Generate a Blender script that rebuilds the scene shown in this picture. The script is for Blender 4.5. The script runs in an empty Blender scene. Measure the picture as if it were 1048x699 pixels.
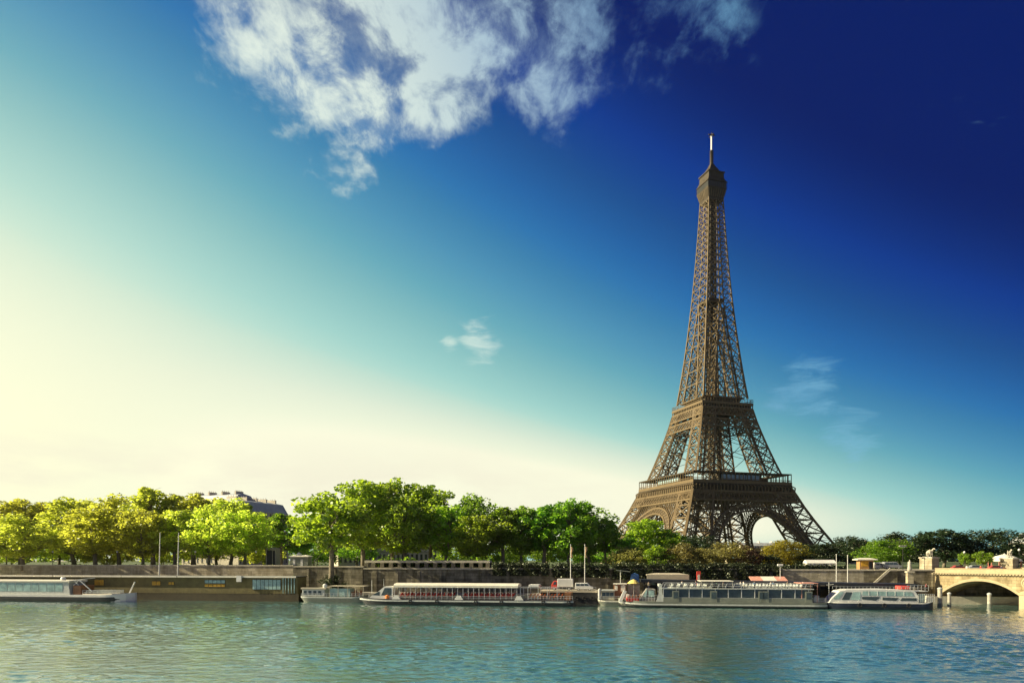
import bpy, math, random
import numpy as np
from mathutils import Vector, Matrix, Euler

R = math.radians
random.seed(7)
rng = np.random.default_rng(11)
scene = bpy.context.scene
COL = scene.collection

# ------------------------------------------------------------------ camera
FPX = 730.0            # focal length in pixels of a 1048 px wide frame
HY = 571.6             # image row of the horizon in that frame
CAMZ = 4.0
cam_data = bpy.data.cameras.new("camera")
cam_data.sensor_fit = 'HORIZONTAL'
cam_data.sensor_width = 36.0
cam_data.lens = FPX / 1048 * 36.0
cam_data.shift_y = (HY - 349.5) / 1048
cam_data.clip_start = 0.5
cam_data.clip_end = 6000
cam = bpy.data.objects.new("camera", cam_data)
cam.location = (0, 0, CAMZ)
cam.rotation_euler = (R(90), 0, 0)
COL.objects.link(cam)
scene.camera = cam

# ------------------------------------------------------------------ sun and sky
SUN_AZ, SUN_EL = 179.0, 27.0      # azimuth measured from +X towards +Y
sun_dir = Vector((math.cos(R(SUN_AZ)) * math.cos(R(SUN_EL)), math.sin(R(SUN_AZ)) * math.cos(R(SUN_EL)), math.sin(R(SUN_EL))))
sl = bpy.data.lights.new("sun", 'SUN')
sl.energy = 5.0
sl.angle = R(0.5)
sl.color = (1.0, 0.87, 0.58)
sun = bpy.data.objects.new("sun", sl)
sun.rotation_euler = sun_dir.to_track_quat('Z', 'Y').to_euler()
sun.location = (-300, 300, 400)
COL.objects.link(sun)

world = bpy.data.worlds.new("World")
scene.world = world
world.use_nodes = True


def build_world():
    nt = world.node_tree
    nt.nodes.clear()
    N = nt.nodes.new
    L = nt.links.new

    def val(x):
        n = N('ShaderNodeValue'); n.outputs[0].default_value = x; return n.outputs[0]

    def math_(op, a, b=None, c=None, clamp=False):
        n = N('ShaderNodeMath'); n.operation = op; n.use_clamp = clamp
        for i, x in enumerate((a, b, c)):
            if x is None: continue
            if isinstance(x, (int, float)): n.inputs[i].default_value = x
            else: L(x, n.inputs[i])
        return n.outputs[0]

    def dot(v, d):
        n = N('ShaderNodeVectorMath'); n.operation = 'DOT_PRODUCT'
        L(v, n.inputs[0]); n.inputs[1].default_value = d
        return n.outputs['Value']

    def mix(f, a, b, typ='MIX'):
        n = N('ShaderNodeMix'); n.data_type = 'RGBA'; n.blend_type = typ
        if isinstance(f, (int, float)): n.inputs[0].default_value = f
        else: L(f, n.inputs[0])
        for i, x in ((6, a), (7, b)):
            if isinstance(x, tuple): n.inputs[i].default_value = (*x, 1)
            else: L(x, n.inputs[i])
        return n.outputs[2]

    def ramp(f, stops, interp='EASE'):
        n = N('ShaderNodeValToRGB'); n.color_ramp.interpolation = interp
        L(f, n.inputs[0])
        els = n.color_ramp.elements
        while len(els) < len(stops): els.new(0.5)
        for e, (p, c) in zip(els, stops):
            e.position = p; e.color = (*c, 1)
        return n.outputs[0]

    def smooth(x, a, b):
        n = N('ShaderNodeMapRange'); n.interpolation_type = 'SMOOTHSTEP'
        L(x, n.inputs[0]); n.inputs[1].default_value = a; n.inputs[2].default_value = b
        return n.outputs[0]

    def direction(u, v):
        return tuple(Vector(((u - 524) / FPX, 1, (HY - v) / FPX)).normalized())

    tc = N('ShaderNodeTexCoord')
    d = tc.outputs['Generated']
    sky = N('ShaderNodeTexSky')
    sky.sky_type = 'NISHITA'
    sky.sun_disc = False
    sky.sun_elevation = R(SUN_EL)
    sky.sun_rotation = R(90 - SUN_AZ)
    sky.altitude = 50
    sky.air_density = 1.2
    sky.dust_density = 1.0
    sky.ozone_density = 2.5
    # air thickens towards the sun: angle to the aureole decides how deep the blue is
    sep = N('ShaderNodeSeparateXYZ'); L(d, sep.inputs[0])
    ang = math_('ARCCOSINE', dot(d, direction(*GLOW)))
    t = math_('DIVIDE', ang, R(90), clamp=True)
    el = math_('ARCSINE', sep.outputs[2])
    e = math_('DIVIDE', el, R(45), clamp=True)
    h = math_('POWER', 2.718282, math_('MULTIPLY', e, -1 / 0.14))
    t2 = math_('MULTIPLY', t, t)
    basis = [t, t2, e, math_('MULTIPLY', e, e), math_('MULTIPLY', t, e), h, math_('MULTIPLY', t, h), math_('MULTIPLY', t2, t), math_('MULTIPLY', t2, e), math_('MULTIPLY', math_('MULTIPLY', e, e), e), math_('MULTIPLY', math_('MULTIPLY', e, e), t)]
    acc = val(SKY_GRADE[0])
    for k, bb in zip(SKY_GRADE[1:], basis): acc = math_('MULTIPLY_ADD', bb, k, acc)
    sc_ = N('ShaderNodeSeparateColor'); L(sky.outputs[0], sc_.inputs[0])
    level = math_('MULTIPLY', math_('MULTIPLY', sc_.outputs[1], math_('POWER', 2.718282, acc)), SKY_STRENGTH * 2 ** EXPOSURE)
    lin = lambda c: tuple(((x / 255 + 0.055) / 1.055) ** 2.4 if x > 10 else x / 255 / 12.92 for x in c)
    stops = [(lin(c)[1], lin(c)) for c in SKY_COLS]
    base = ramp(level, stops, 'LINEAR')
    # bleached aureole low in the morning haze
    q = math_('DIVIDE', math_('ARCCOSINE', dot(d, direction(-70, 478))), R(13.5))
    aur = math_('POWER', 2.718282, math_('MULTIPLY', math_('MULTIPLY', q, q), -1))
    base = mix(math_('MULTIPLY', aur, 0.9), base, (1.12, 1.08, 0.74))
    sm = N('ShaderNodeVectorMath'); sm.operation = 'SCALE'; L(base, sm.inputs[0]); sm.inputs['Scale'].default_value = 1 / (SKY_STRENGTH * 2 ** EXPOSURE)
    base = sm.outputs[0]

    # --- clouds
    zc = math_('MAXIMUM', sep.outputs[2], 0.02)
    comb = N('ShaderNodeCombineXYZ')
    L(math_('DIVIDE', sep.outputs[0], zc), comb.inputs[0])
    L(math_('DIVIDE', sep.outputs[1], zc), comb.inputs[1])

    def noise(vec, scale, detail, rough, dist=0.0, loc=(0, 0, 0), rot=0, sc=(1, 1, 1), lac=2.0):
        m = N('ShaderNodeMapping'); L(vec, m.inputs[0])
        m.inputs[1].default_value = loc; m.inputs[2].default_value = (0, 0, rot); m.inputs[3].default_value = sc
        n = N('ShaderNodeTexNoise'); L(m.outputs[0], n.inputs[0])
        n.inputs['Scale'].default_value = scale; n.inputs['Detail'].default_value = detail
        n.inputs['Roughness'].default_value = rough; n.inputs['Distortion'].default_value = dist
        n.inputs['Lacunarity'].default_value = lac
        return n.outputs[0]

    def blob(u, v, a0, a1):
        return smooth(math_('ARCCOSINE', dot(d, direction(u, v))), R(a1), R(a0))

    def vmax(*a):
        r = a[0]
        for x in a[1:]: r = math_('MAXIMUM', r, x)
        return r
    P = comb.outputs[0]
    big = noise(P, 2.4, 6, 0.55, 0.25, (3.1, 1.7, 0.4), R(35), (1.0, 0.8, 1))
    fine = noise(P, 7.0, 9, 0.62, 0.3, (0.3, 5.1, 1.4), R(40), (1.25, 0.75, 1))
    thread = noise(P, 15.0, 8, 0.7, 0.5, (2.3, 0.7, 3.0), R(50), (1.6, 0.55, 1))
    dens = math_('ADD', math_('ADD', math_('MULTIPLY', big, 0.50), math_('MULTIPLY', fine, 0.33)), math_('MULTIPLY', thread, 0.17))
    cover = vmax(
        blob(262, 20, 0.5, 7.5), blob(330, 75, 1, 8.5), blob(375, 120, 0.5, 7), blob(445, 85, 0.5, 7.5), blob(390, -20, 3, 11), blob(500, 20, 1, 8),
        math_('MULTIPLY', blob(358, 168, 0.3, 6), 0.92),
        math_('MULTIPLY', blob(560, 45, 1, 9), 0.80), math_('MULTIPLY', blob(690, 45, 1.5, 9), 0.50),
        math_('MULTIPLY', blob(215, 70, 0.3, 3), 0.6), math_('MULTIPLY', blob(90, 95, 0.5, 4.5), 0.42))
    mask = smooth(math_('ADD', dens, math_('MULTIPLY', cover, 0.26)), 0.615, 0.80)
    mask = math_('MULTIPLY', mask, smooth(cover, 0.0, 0.5))
    mask = math_('MULTIPLY', mask, math_('MULTIPLY_ADD', smooth(fine, 0.38, 0.58), 0.68, 0.32))
    # thin puffs and streaks low down
    wisp = noise(d, 24.0, 8, 0.66, 0.5, (1.3, 0.2, 2.0), 0, (0.7, 0.7, 2.6))
    cov2 = vmax(math_('MULTIPLY', blob(490, 347, 0.1, 3.4), 1.0), math_('MULTIPLY', blob(460, 355, 0.1, 1.6), 1.0),
                math_('MULTIPLY', blob(872, 443, 0.2, 4.2), 0.98), math_('MULTIPLY', blob(828, 402, 0.2, 4.6), 1.0), math_('MULTIPLY', blob(800, 408, 0.2, 2.5), 0.95),
                math_('MULTIPLY', blob(1000, 120, 0.3, 5.0), 0.3))
    mask2 = math_('MULTIPLY', smooth(math_('ADD', wisp, math_('MULTIPLY', cov2, 0.36)), 0.66, 1.0), smooth(cov2, 0.0, 0.4))
    mask = math_('MAXIMUM', mask, math_('MULTIPLY', mask2, 0.7))
    # bank of cloud lying low to the left of the tower
    bank = noise(d, 3.0, 7, 0.6, 0.4, (0.3, 2.2, 0), 0, (1.0, 1.0, 4.5))
    cov3 = math_('MULTIPLY', smooth(el, R(11), R(5)), smooth(t, 0.62, 0.35))
    mask3 = math_('MULTIPLY', smooth(bank, 0.42, 0.62), math_('MULTIPLY', cov3, 0.55))
    ccol = ramp(t, CLOUD_COLS, 'LINEAR')
    out = mix(math_('MULTIPLY', mask, 0.86 * CLOUDS), base, ccol)
    out = mix(math_('MULTIPLY', mask3, CLOUDS), out, BANK_COL)
    # unseen cloud fill added behind the camera to light the sides facing it
    back = smooth(dot(d, (0.1, -0.97, 0.2)), 0.05, 0.65)
    puffs = noise(d, 2.4, 6, 0.6, 0.3, (5.0, 1.0, 0.3), 0, (1, 1, 2.0))
    out = mix(math_('MULTIPLY', back, math_('MULTIPLY_ADD', smooth(puffs, 0.38, 0.62), 0.13, 0.05)), out, BACK_FILL_COL)
    bg = N('ShaderNodeBackground')
    L(out, bg.inputs[0])
    bg.inputs[1].default_value = SKY_STRENGTH
    wo = N('ShaderNodeOutputWorld')
    L(bg.outputs[0], wo.inputs[0])


EXPOSURE = 1.1
GLOW = (-90, 440)
SKY_STRENGTH = 0.10
# how the sky texture's colour deepens away from the aureole: exponent (on its green) = c0 + c1 t + c2 t^2 + c3 e + c4 e^2 + c5 t e + c6 h + c7 t h + c8 t^3 + c9 t^2 e + c10 e^3 + c11 e^2 t
# with t the angle from the aureole over 90 degrees e the elevation over 45 degrees and h = exp(-e / 0.14)
SKY_GRADE = (-0.727, 4.086, -2.124, 1.936, -2.071, -2.963, -0.414, 0.644, -2.729, -7.832, 0.048, -0.515)
# colour of the air at each level of brightness, from deep zenith blue to the bleached aureole
SKY_COLS = [(5, 30, 100), (9, 57, 142), (24, 80, 146), (32, 100, 166), (42, 116, 176), (58, 130, 176), (78, 149, 184), (100, 170, 188), (130, 190, 194), (160, 212, 206), (178, 221, 210), (195, 226, 211), (228, 240, 218), (241, 248, 222), (255, 255, 227)]
CLOUDS = 1.0
CLOUD_COLS = [(0.0, (4.8, 4.8, 3.9)), (0.40, (4.0, 4.5, 3.9)), (0.50, (2.2, 3.0, 3.4)), (0.60, (0.75, 1.6, 2.6)), (0.68, (0.9, 2.2, 3.2)), (0.8, (1.3, 2.8, 3.5))]
BACK_FILL_COL = (4.7, 4.6, 4.1)
BANK_COL = (4.1, 3.8, 3.1)
build_world()

# ------------------------------------------------------------------ output
scene.view_settings.view_transform = 'Standard'
scene.view_settings.look = 'None'
scene.view_settings.exposure = EXPOSURE
scene.view_settings.gamma = 1.0
scene.view_settings.use_curve_mapping = False
scene.render.engine = 'CYCLES'
scene.cycles.use_denoising = True
scene.cycles.max_bounces = 8
scene.cycles.diffuse_bounces = 6
scene.cycles.glossy_bounces = 3
scene.cycles.transmission_bounces = 6
scene.cycles.volume_bounces = 0
scene.cycles.transparent_max_bounces = 8

# ------------------------------------------------------------------ helpers: materials
_MATS = {}


def mat(name, col, rough=0.7, var=0.18, scale=1.5, metal=0.0, spec=0.4, stretch=(1, 1, 1), bump=0.0, detail=6, alt=None):
    """Principled material whose colour wanders with object-space noise."""
    if name in _MATS: return _MATS[name]
    m = bpy.data.materials.new(name)
    m.use_nodes = True
    nt = m.node_tree; N = nt.nodes; L = nt.links.new
    b = N['Principled BSDF']
    b.inputs['Roughness'].default_value = rough
    b.inputs['Metallic'].default_value = metal
    b.inputs['Specular IOR Level'].default_value = spec
    tc = N.new('ShaderNodeTexCoord')
    mp = N.new('ShaderNodeMapping'); mp.inputs[3].default_value = stretch
    L(tc.outputs['Object'], mp.inputs[0])
    nz = N.new('ShaderNodeTexNoise'); nz.inputs['Scale'].default_value = scale
    nz.inputs['Detail'].default_value = detail; nz.inputs['Roughness'].default_value = 0.65
    L(mp.outputs[0], nz.inputs[0])
    rp = N.new('ShaderNodeValToRGB')
    lo = tuple(max(0, c * (1 - var)) for c in col); hi = tuple(min(1, c * (1 + var)) for c in (alt or col))
    rp.color_ramp.elements[0].position = 0.3; rp.color_ramp.elements[0].color = (*lo, 1)
    rp.color_ramp.elements[1].position = 0.7; rp.color_ramp.elements[1].color = (*hi, 1)
    L(nz.outputs[0], rp.inputs[0])
    L(rp.outputs[0], b.inputs['Base Color'])
    if bump:
        bp = N.new('ShaderNodeBump'); bp.inputs['Strength'].default_value = bump
        L(nz.outputs[0], bp.inputs['Height']); L(bp.outputs[0], b.inputs['Normal'])
    _MATS[name] = m
    return m


def glass_mat(name, col, rough=0.08):
    m = mat(name, col, rough=rough, var=0.35, scale=0.6, spec=0.9)
    return m


def stone_mat(name, col, bw=1.6, bh=0.45, var=0.3, stain=(0.35, 0.33, 0.28), mort=0.55):
    """Coursed stone blocks with grime runs."""
    if name in _MATS: return _MATS[name]
    m = bpy.data.materials.new(name); m.use_nodes = True
    nt = m.node_tree; N = nt.nodes; L = nt.links.new
    b = N['Principled BSDF']; b.inputs['Roughness'].default_value = 0.85
    b.inputs['Specular IOR Level'].default_value = 0.25
    tc = N.new('ShaderNodeTexCoord')
    sp = N.new('ShaderNodeSeparateXYZ'); L(tc.outputs['Object'], sp.inputs[0])
    ad = N.new('ShaderNodeMath'); ad.operation = 'ADD'; L(sp.outputs[0], ad.inputs[0]); L(sp.outputs[1], ad.inputs[1])
    cb = N.new('ShaderNodeCombineXYZ'); L(ad.outputs[0], cb.inputs[0]); L(sp.outputs[2], cb.inputs[1])
    br = N.new('ShaderNodeTexBrick'); L(cb.outputs[0], br.inputs[0])
    br.inputs['Scale'].default_value = 1.0
    br.inputs['Brick Width'].default_value = bw; br.inputs['Row Height'].default_value = bh
    br.inputs['Mortar Size'].default_value = 0.03
    br.inputs['Color1'].default_value = (*[c * (1 - var) for c in col], 1)
    br.inputs['Color2'].default_value = (*[min(1, c * (1 + var)) for c in col], 1)
    br.inputs['Mortar'].default_value = (*[c * mort for c in col], 1)
    nz = N.new('ShaderNodeTexNoise'); nz.inputs['Scale'].default_value = 0.5; nz.inputs['Detail'].default_value = 8
    nz.inputs['Roughness'].default_value = 0.7
    mp = N.new('ShaderNodeMapping'); mp.inputs[3].default_value = (1, 1, 0.35); L(tc.outputs['Object'], mp.inputs[0]); L(mp.outputs[0], nz.inputs[0])
    rp = N.new('ShaderNodeValToRGB'); rp.color_ramp.elements[0].position = 0.4; rp.color_ramp.elements[1].position = 0.68
    rp.color_ramp.elements[0].color = (1, 1, 1, 1); rp.color_ramp.elements[1].color = (*stain, 1)
    L(nz.outputs[0], rp.inputs[0])
    mx = N.new('ShaderNodeMix'); mx.data_type = 'RGBA'; mx.blend_type = 'MULTIPLY'; mx.inputs[0].default_value = 1
    L(br.outputs[0], mx.inputs[6]); L(rp.outputs[0], mx.inputs[7])
    L(mx.outputs[2], b.inputs['Base Color'])
    _MATS[name] = m
    return m


def leaf_mat(name, col, trans, tw=0.45, var=0.35):
    """Leaves: diffuse plus light let through from behind; every tree a little different."""
    if name in _MATS: return _MATS[name]
    m = bpy.data.materials.new(name); m.use_nodes = True
    nt = m.node_tree; N = nt.nodes; L = nt.links.new
    N.clear()
    tc = N.new('ShaderNodeTexCoord')
    nz = N.new('ShaderNodeTexNoise'); nz.inputs['Scale'].default_value = 0.45; nz.inputs['Detail'].default_value = 3
    L(tc.outputs['Object'], nz.inputs[0])
    oi = N.new('ShaderNodeObjectInfo')
    mr = N.new('ShaderNodeMapRange'); L(nz.outputs[0], mr.inputs[0])
    mr.inputs[1].default_value = 0.3; mr.inputs[2].default_value = 0.7
    mr.inputs[3].default_value = 1 - var; mr.inputs[4].default_value = 1 + var
    hs = N.new('ShaderNodeMapRange'); L(oi.outputs['Random'], hs.inputs[0])
    hs.inputs[3].default_value = 0.485; hs.inputs[4].default_value = 0.515
    vv = N.new('ShaderNodeMapRange'); L(oi.outputs['Random'], vv.inputs[0])
    vv.inputs[3].default_value = 0.82; vv.inputs[4].default_value = 1.18
    mu = N.new('ShaderNodeMath'); mu.operation = 'MULTIPLY'; L(mr.outputs[0], mu.inputs[0]); L(vv.outputs[0], mu.inputs[1])

    def tint(c):
        h = N.new('ShaderNodeHueSaturation'); h.inputs['Color'].default_value = (*c, 1)
        L(hs.outputs[0], h.inputs['Hue']); L(mu.outputs[0], h.inputs['Value'])
        return h.outputs[0]
    df = N.new('ShaderNodeBsdfDiffuse'); L(tint(col), df.inputs[0])
    tr = N.new('ShaderNodeBsdfTranslucent'); L(tint(trans), tr.inputs[0])
    gl = N.new('ShaderNodeBsdfGlossy'); gl.inputs['Roughness'].default_value = 0.45; gl.inputs[0].default_value = (0.8, 0.85, 0.7, 1)
    mx = N.new('ShaderNodeMixShader'); mx.inputs[0].default_value = tw
    L(df.outputs[0], mx.inputs[1]); L(tr.outputs[0], mx.inputs[2])
    m2 = N.new('ShaderNodeMixShader'); m2.inputs[0].default_value = 0.05
    L(mx.outputs[0], m2.inputs[1]); L(gl.outputs[0], m2.inputs[2])
    out = N.new('ShaderNodeOutputMaterial'); L(m2.outputs[0], out.inputs[0])
    _MATS[name] = m
    return m


# ------------------------------------------------------------------ helpers: meshes
class MB:
    """Collects vertices and faces; build() links them as one mesh object."""

    def __init__(self):
        self.v, self.f = [], []

    def add(self, vs, fs):
        o = len(self.v)
        self.v.extend(tuple(map(float, p)) for p in vs)
        self.f.extend(tuple(i + o for i in f) for f in fs)
        return self

    def box(self, x0, x1, y0, y1, z0, z1):
        return self.add([(x0, y0, z0), (x1, y0, z0), (x1, y1, z0), (x0, y1, z0), (x0, y0, z1), (x1, y0, z1), (x1, y1, z1), (x0, y1, z1)],
                        [(0, 3, 2, 1), (4, 5, 6, 7), (0, 1, 5, 4), (1, 2, 6, 5), (2, 3, 7, 6), (3, 0, 4, 7)])

    def bar(self, p, q, w, h=None, up=(0, 0, 1)):
        """square bar from p to q, w wide and h high"""
        p = np.array(p, float); q = np.array(q, float); d = q - p
        n = np.linalg.norm(d)
        if n < 1e-6: return self
        d /= n
        u = np.array(up, float)
        if abs(d @ u) > 0.98: u = np.array((1, 0, 0.))
        s = np.cross(d, u); s /= np.linalg.norm(s)
        t = np.cross(s, d)
        h = w if h is None else h
        s = s * w / 2; t = t * h / 2
        vs = [p - s - t, p + s - t, p + s + t, p - s + t, q - s - t, q + s - t, q + s + t, q - s + t]
        return self.add(vs, [(0, 3, 2, 1), (4, 5, 6, 7), (0, 1, 5, 4), (1, 2, 6, 5), (2, 3, 7, 6), (3, 0, 4, 7)])

    def tube(self, pts, rad, n=8, cap=True):
        pts = [np.array(p, float) for p in pts]
        rad = rad if hasattr(rad, '__len__') else [rad] * len(pts)
        rings = []
        for i, p in enumerate(pts):
            d = pts[min(i + 1, len(pts) - 1)] - pts[max(i - 1, 0)]
            d /= max(np.linalg.norm(d), 1e-9)
            u = np.array((0, 0, 1.)) if abs(d[2]) < 0.95 else np.array((1., 0, 0))
            s = np.cross(d, u); s /= np.linalg.norm(s); t = np.cross(s, d)
            rings.append([p + rad[i] * (math.cos(a) * s + math.sin(a) * t) for a in np.linspace(0, 2 * math.pi, n, endpoint=False)])
        vs = [v for r in rings for v in r]
        fs = []
        for i in range(len(pts) - 1):
            for k in range(n):
                a, b = i * n + k, i * n + (k + 1) % n
                fs.append((a, b, b + n, a + n))
        if cap:
            fs.append(tuple(range(n))[::-1]); fs.append(tuple(range((len(pts) - 1) * n, len(pts) * n)))
        return self.add(vs, fs)

    def prism(self, outline, y0, y1):
        """outline in (x, z), extruded along y"""
        n = len(outline)
        vs = [(x, y0, z) for x, z in outline] + [(x, y1, z) for x, z in outline]
        fs = [tuple(range(n)), tuple(range(n, 2 * n))[::-1]] + [(i, i + n, (i + 1) % n + n, (i + 1) % n) for i in range(n)]
        return self.add(vs, fs)

    def loft(self, rings, cap=True):
        n = len(rings[0])
        vs = [p for r in rings for p in r]
        fs = []
        for i in range(len(rings) - 1):
            for k in range(n):
                a, b = i * n + k, i * n + (k + 1) % n
                fs.append((a, b, b + n, a + n))
        if cap:
            fs.append(tuple(range(n))[::-1]); fs.append(tuple(range((len(rings) - 1) * n, len(rings) * n)))
        return self.add(vs, fs)

    def lathe(self, prof, n=16, cx=0, cy=0):
        return self.loft([[(cx + r * math.cos(a), cy + r * math.sin(a), z) for a in np.linspace(0, 2 * math.pi, n, endpoint=False)] for r, z in prof])

    def build(self, name, m, parent=None, smooth=False, bevel=0.0, loc=None):
        me = bpy.data.meshes.new(name)
        me.from_pydata(self.v, [], self.f)
        me.materials.append(m)
        me.update()
        if smooth:
            me.polygons.foreach_set('use_smooth', [True] * len(me.polygons))
        o = bpy.data.objects.new(name, me)
        COL.objects.link(o)
        if parent is not None: o.parent = parent
        if loc is not None: o.location = loc
        if bevel:
            bv = o.modifiers.new('bevel', 'BEVEL'); bv.width = bevel; bv.segments = 2; bv.limit_method = 'ANGLE'
        return o


def raw_mesh(name, verts, faces, mats, parent=None, fmat=None, smooth=False):
    me = bpy.data.meshes.new(name)
    me.from_pydata([tuple(map(float, v)) for v in verts], [], [tuple(map(int, f)) for f in faces])
    for m in (mats if isinstance(mats, (list, tuple)) else [mats]): me.materials.append(m)
    if fmat is not None: me.polygons.foreach_set('material_index', list(fmat))
    if smooth: me.polygons.foreach_set('use_smooth', [True] * len(me.polygons))
    me.update()
    o = bpy.data.objects.new(name, me)
    COL.objects.link(o)
    if parent is not None: o.parent = parent
    return o


def tag(o, label=None, cat=None, group=None, kind=None):
    if label: o['label'] = label
    if cat: o['category'] = cat
    if group: o['group'] = group
    if kind: o['kind'] = kind
    return o


def thing(name, loc, rz=0.0, label=None, cat=None, group=None):
    o = bpy.data.objects.new(name, None)
    o.location = loc; o.rotation_euler = (0, 0, rz)
    o.empty_display_size = 0.5
    COL.objects.link(o)
    return tag(o, label, cat, group)


def copy_tree(o, parent=None):
    c = o.copy(); COL.objects.link(c); c.parent = parent
    for ch in list(o.children):
        copy_tree(ch, c)
    return c


# ------------------------------------------------------------------ the river bank's own frame
# s runs along the far bank to the right, o runs away from the river; the moored hulls' outer sides lie on o = 0
BANK_A = -8.5
BO = np.array((0.0, 187.0))
BE = np.array((math.cos(R(BANK_A)), math.sin(R(BANK_A))))
BN = np.array((-BE[1], BE[0]))
WATER = -8.4
QUAY = -6.4
STREET = 0.3


def bank(s, o, z=0.0):
    p = BO + s * BE + o * BN
    return (p[0], p[1], z)


def S(u, o=0.0):
    """where along the bank the sight line of image column u crosses the line o"""
    k = (u - 524) / FPX
    b = BO + o * BN
    return (k * b[1] - b[0]) / (BE[0] - k * BE[1])


def Z(v, u, o=0.0):
    p = bank(S(u, o), o)
    return CAMZ + (HY - v) / FPX * p[1]


def bthing(name, u, o, z, label, cat, group=None, turn=0.0):
    """a thing standing on the bank, its axes along and across the bank"""
    return thing(name, bank(S(u, o), o, z), R(BANK_A + turn), label, cat, group)


def at(u, D, z=0.0):
    return ((u - 524) / FPX * D, D, z)


def zat(v, D):
    return CAMZ + (HY - v) / FPX * D

# ------------------------------------------------------------------ setting: water, ground, quay
def water_mat():
    m = bpy.data.materials.new('river_water'); m.use_nodes = True
    nt = m.node_tree; N = nt.nodes; L = nt.links.new
    N.clear()
    df = N.new('ShaderNodeBsdfDiffuse'); df.inputs[0].default_value = (0.042, 0.130, 0.112, 1)
    gl = N.new('ShaderNodeBsdfGlossy'); gl.inputs[0].default_value = (1, 1, 1, 1); gl.inputs['Roughness'].default_value = 0.06
    fr = N.new('ShaderNodeFresnel'); fr.inputs[0].default_value = 1.40
    fm = N.new('ShaderNodeMapRange'); L(fr.outputs[0], fm.inputs[0])
    fm.inputs[1].default_value = 0.03; fm.inputs[2].default_value = 0.55; fm.inputs[3].default_value = 0.16; fm.inputs[4].default_value = 0.86
    ms = N.new('ShaderNodeMixShader'); L(fm.outputs[0], ms.inputs[0]); L(df.outputs[0], ms.inputs[1]); L(gl.outputs[0], ms.inputs[2])
    mo = N.new('ShaderNodeOutputMaterial'); L(ms.outputs[0], mo.inputs[0])
    tc = N.new('ShaderNodeTexCoord')

    def nz(scale, detail, rough, sc, rot=0.0, dist=0.0):
        mp = N.new('ShaderNodeMapping'); mp.inputs[3].default_value = sc; mp.inputs[2].default_value = (0, 0, rot)
        L(tc.outputs['Object'], mp.inputs[0])
        n = N.new('ShaderNodeTexNoise'); n.inputs['Scale'].default_value = scale; n.inputs['Detail'].default_value = detail
        n.inputs['Roughness'].default_value = rough; n.inputs['Distortion'].default_value = dist
        L(mp.outputs[0], n.inputs[0]); return n.outputs[0]

    def mth(op, a, b_):
        n = N.new('ShaderNodeMath'); n.operation = op
        for i, x in enumerate((a, b_)):
            if isinstance(x, (int, float)): n.inputs[i].default_value = x
            else: L(x, n.inputs[i])
        return n.outputs[0]
    swell = nz(0.20, 3, 0.55, (0.75, 1.15, 1), R(14), 0.4)
    a = nz(0.62, 4, 0.60, (0.62, 1.15, 1), R(10), 0.5)
    c = nz(1.7, 4, 0.62, (0.7, 1.2, 1), R(-20), 0.4)
    patch = nz(0.030, 4, 0.55, (0.7, 1.6, 1), R(6), 0.5)
    h = mth('ADD', mth('ADD', mth('MULTIPLY', swell, 0.55), mth('MULTIPLY', a, 0.62)), mth('MULTIPLY', c, 0.22))
    mr = N.new('ShaderNodeMapRange'); L(patch, mr.inputs[0])
    mr.inputs[1].default_value = 0.35; mr.inputs[2].default_value = 0.65
    mr.inputs[3].default_value = WAVE[0]; mr.inputs[4].default_value = WAVE[1]
    bp = N.new('ShaderNodeBump'); bp.inputs['Distance'].default_value = 0.25
    L(mr.outputs[0], bp.inputs['Strength']); L(h, bp.inputs['Height'])
    L(bp.outputs[0], gl.inputs['Normal']); L(bp.outputs[0], fr.inputs['Normal']); L(bp.outputs[0], df.inputs['Normal'])
    return m


WAVE = (0.6, 1.0)
WM = water_mat()


def wave_field(X, Y):
    """height of wind ripples on the river: many crossing wavelets, gustier in some patches than in others"""
    r = np.random.default_rng(21)
    H = np.zeros_like(X)
    gust = np.zeros_like(X)
    for lam, amp in ((60, 1), (34, 0.8), (21, 0.6)):
        for _ in range(3):
            a_ = r.normal() * 0.6; ph = r.random() * 6.28
            gust += amp * np.sin((X * math.cos(a_) * 0.6 + Y * math.sin(a_) * 1.8 + Y * 0.9) * 2 * math.pi / lam + ph)
    gust = 0.85 + 0.5 * np.tanh(gust * 0.45)
    for i in range(64):
        lam = 0.85 * (3.4 / 0.85) ** r.random()
        a_ = R(75) + r.normal() * 0.65
        ph = r.random() * 6.28
        amp = WAVE_SLOPE * lam / (2 * math.pi) * math.sqrt(2 / 64)
        arg = (X * math.cos(a_) + Y * math.sin(a_)) * 2 * math.pi / lam + ph
        H += amp * (np.sin(arg) + 0.25 * np.sin(2 * arg + 1.5))
    return H * gust


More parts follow.
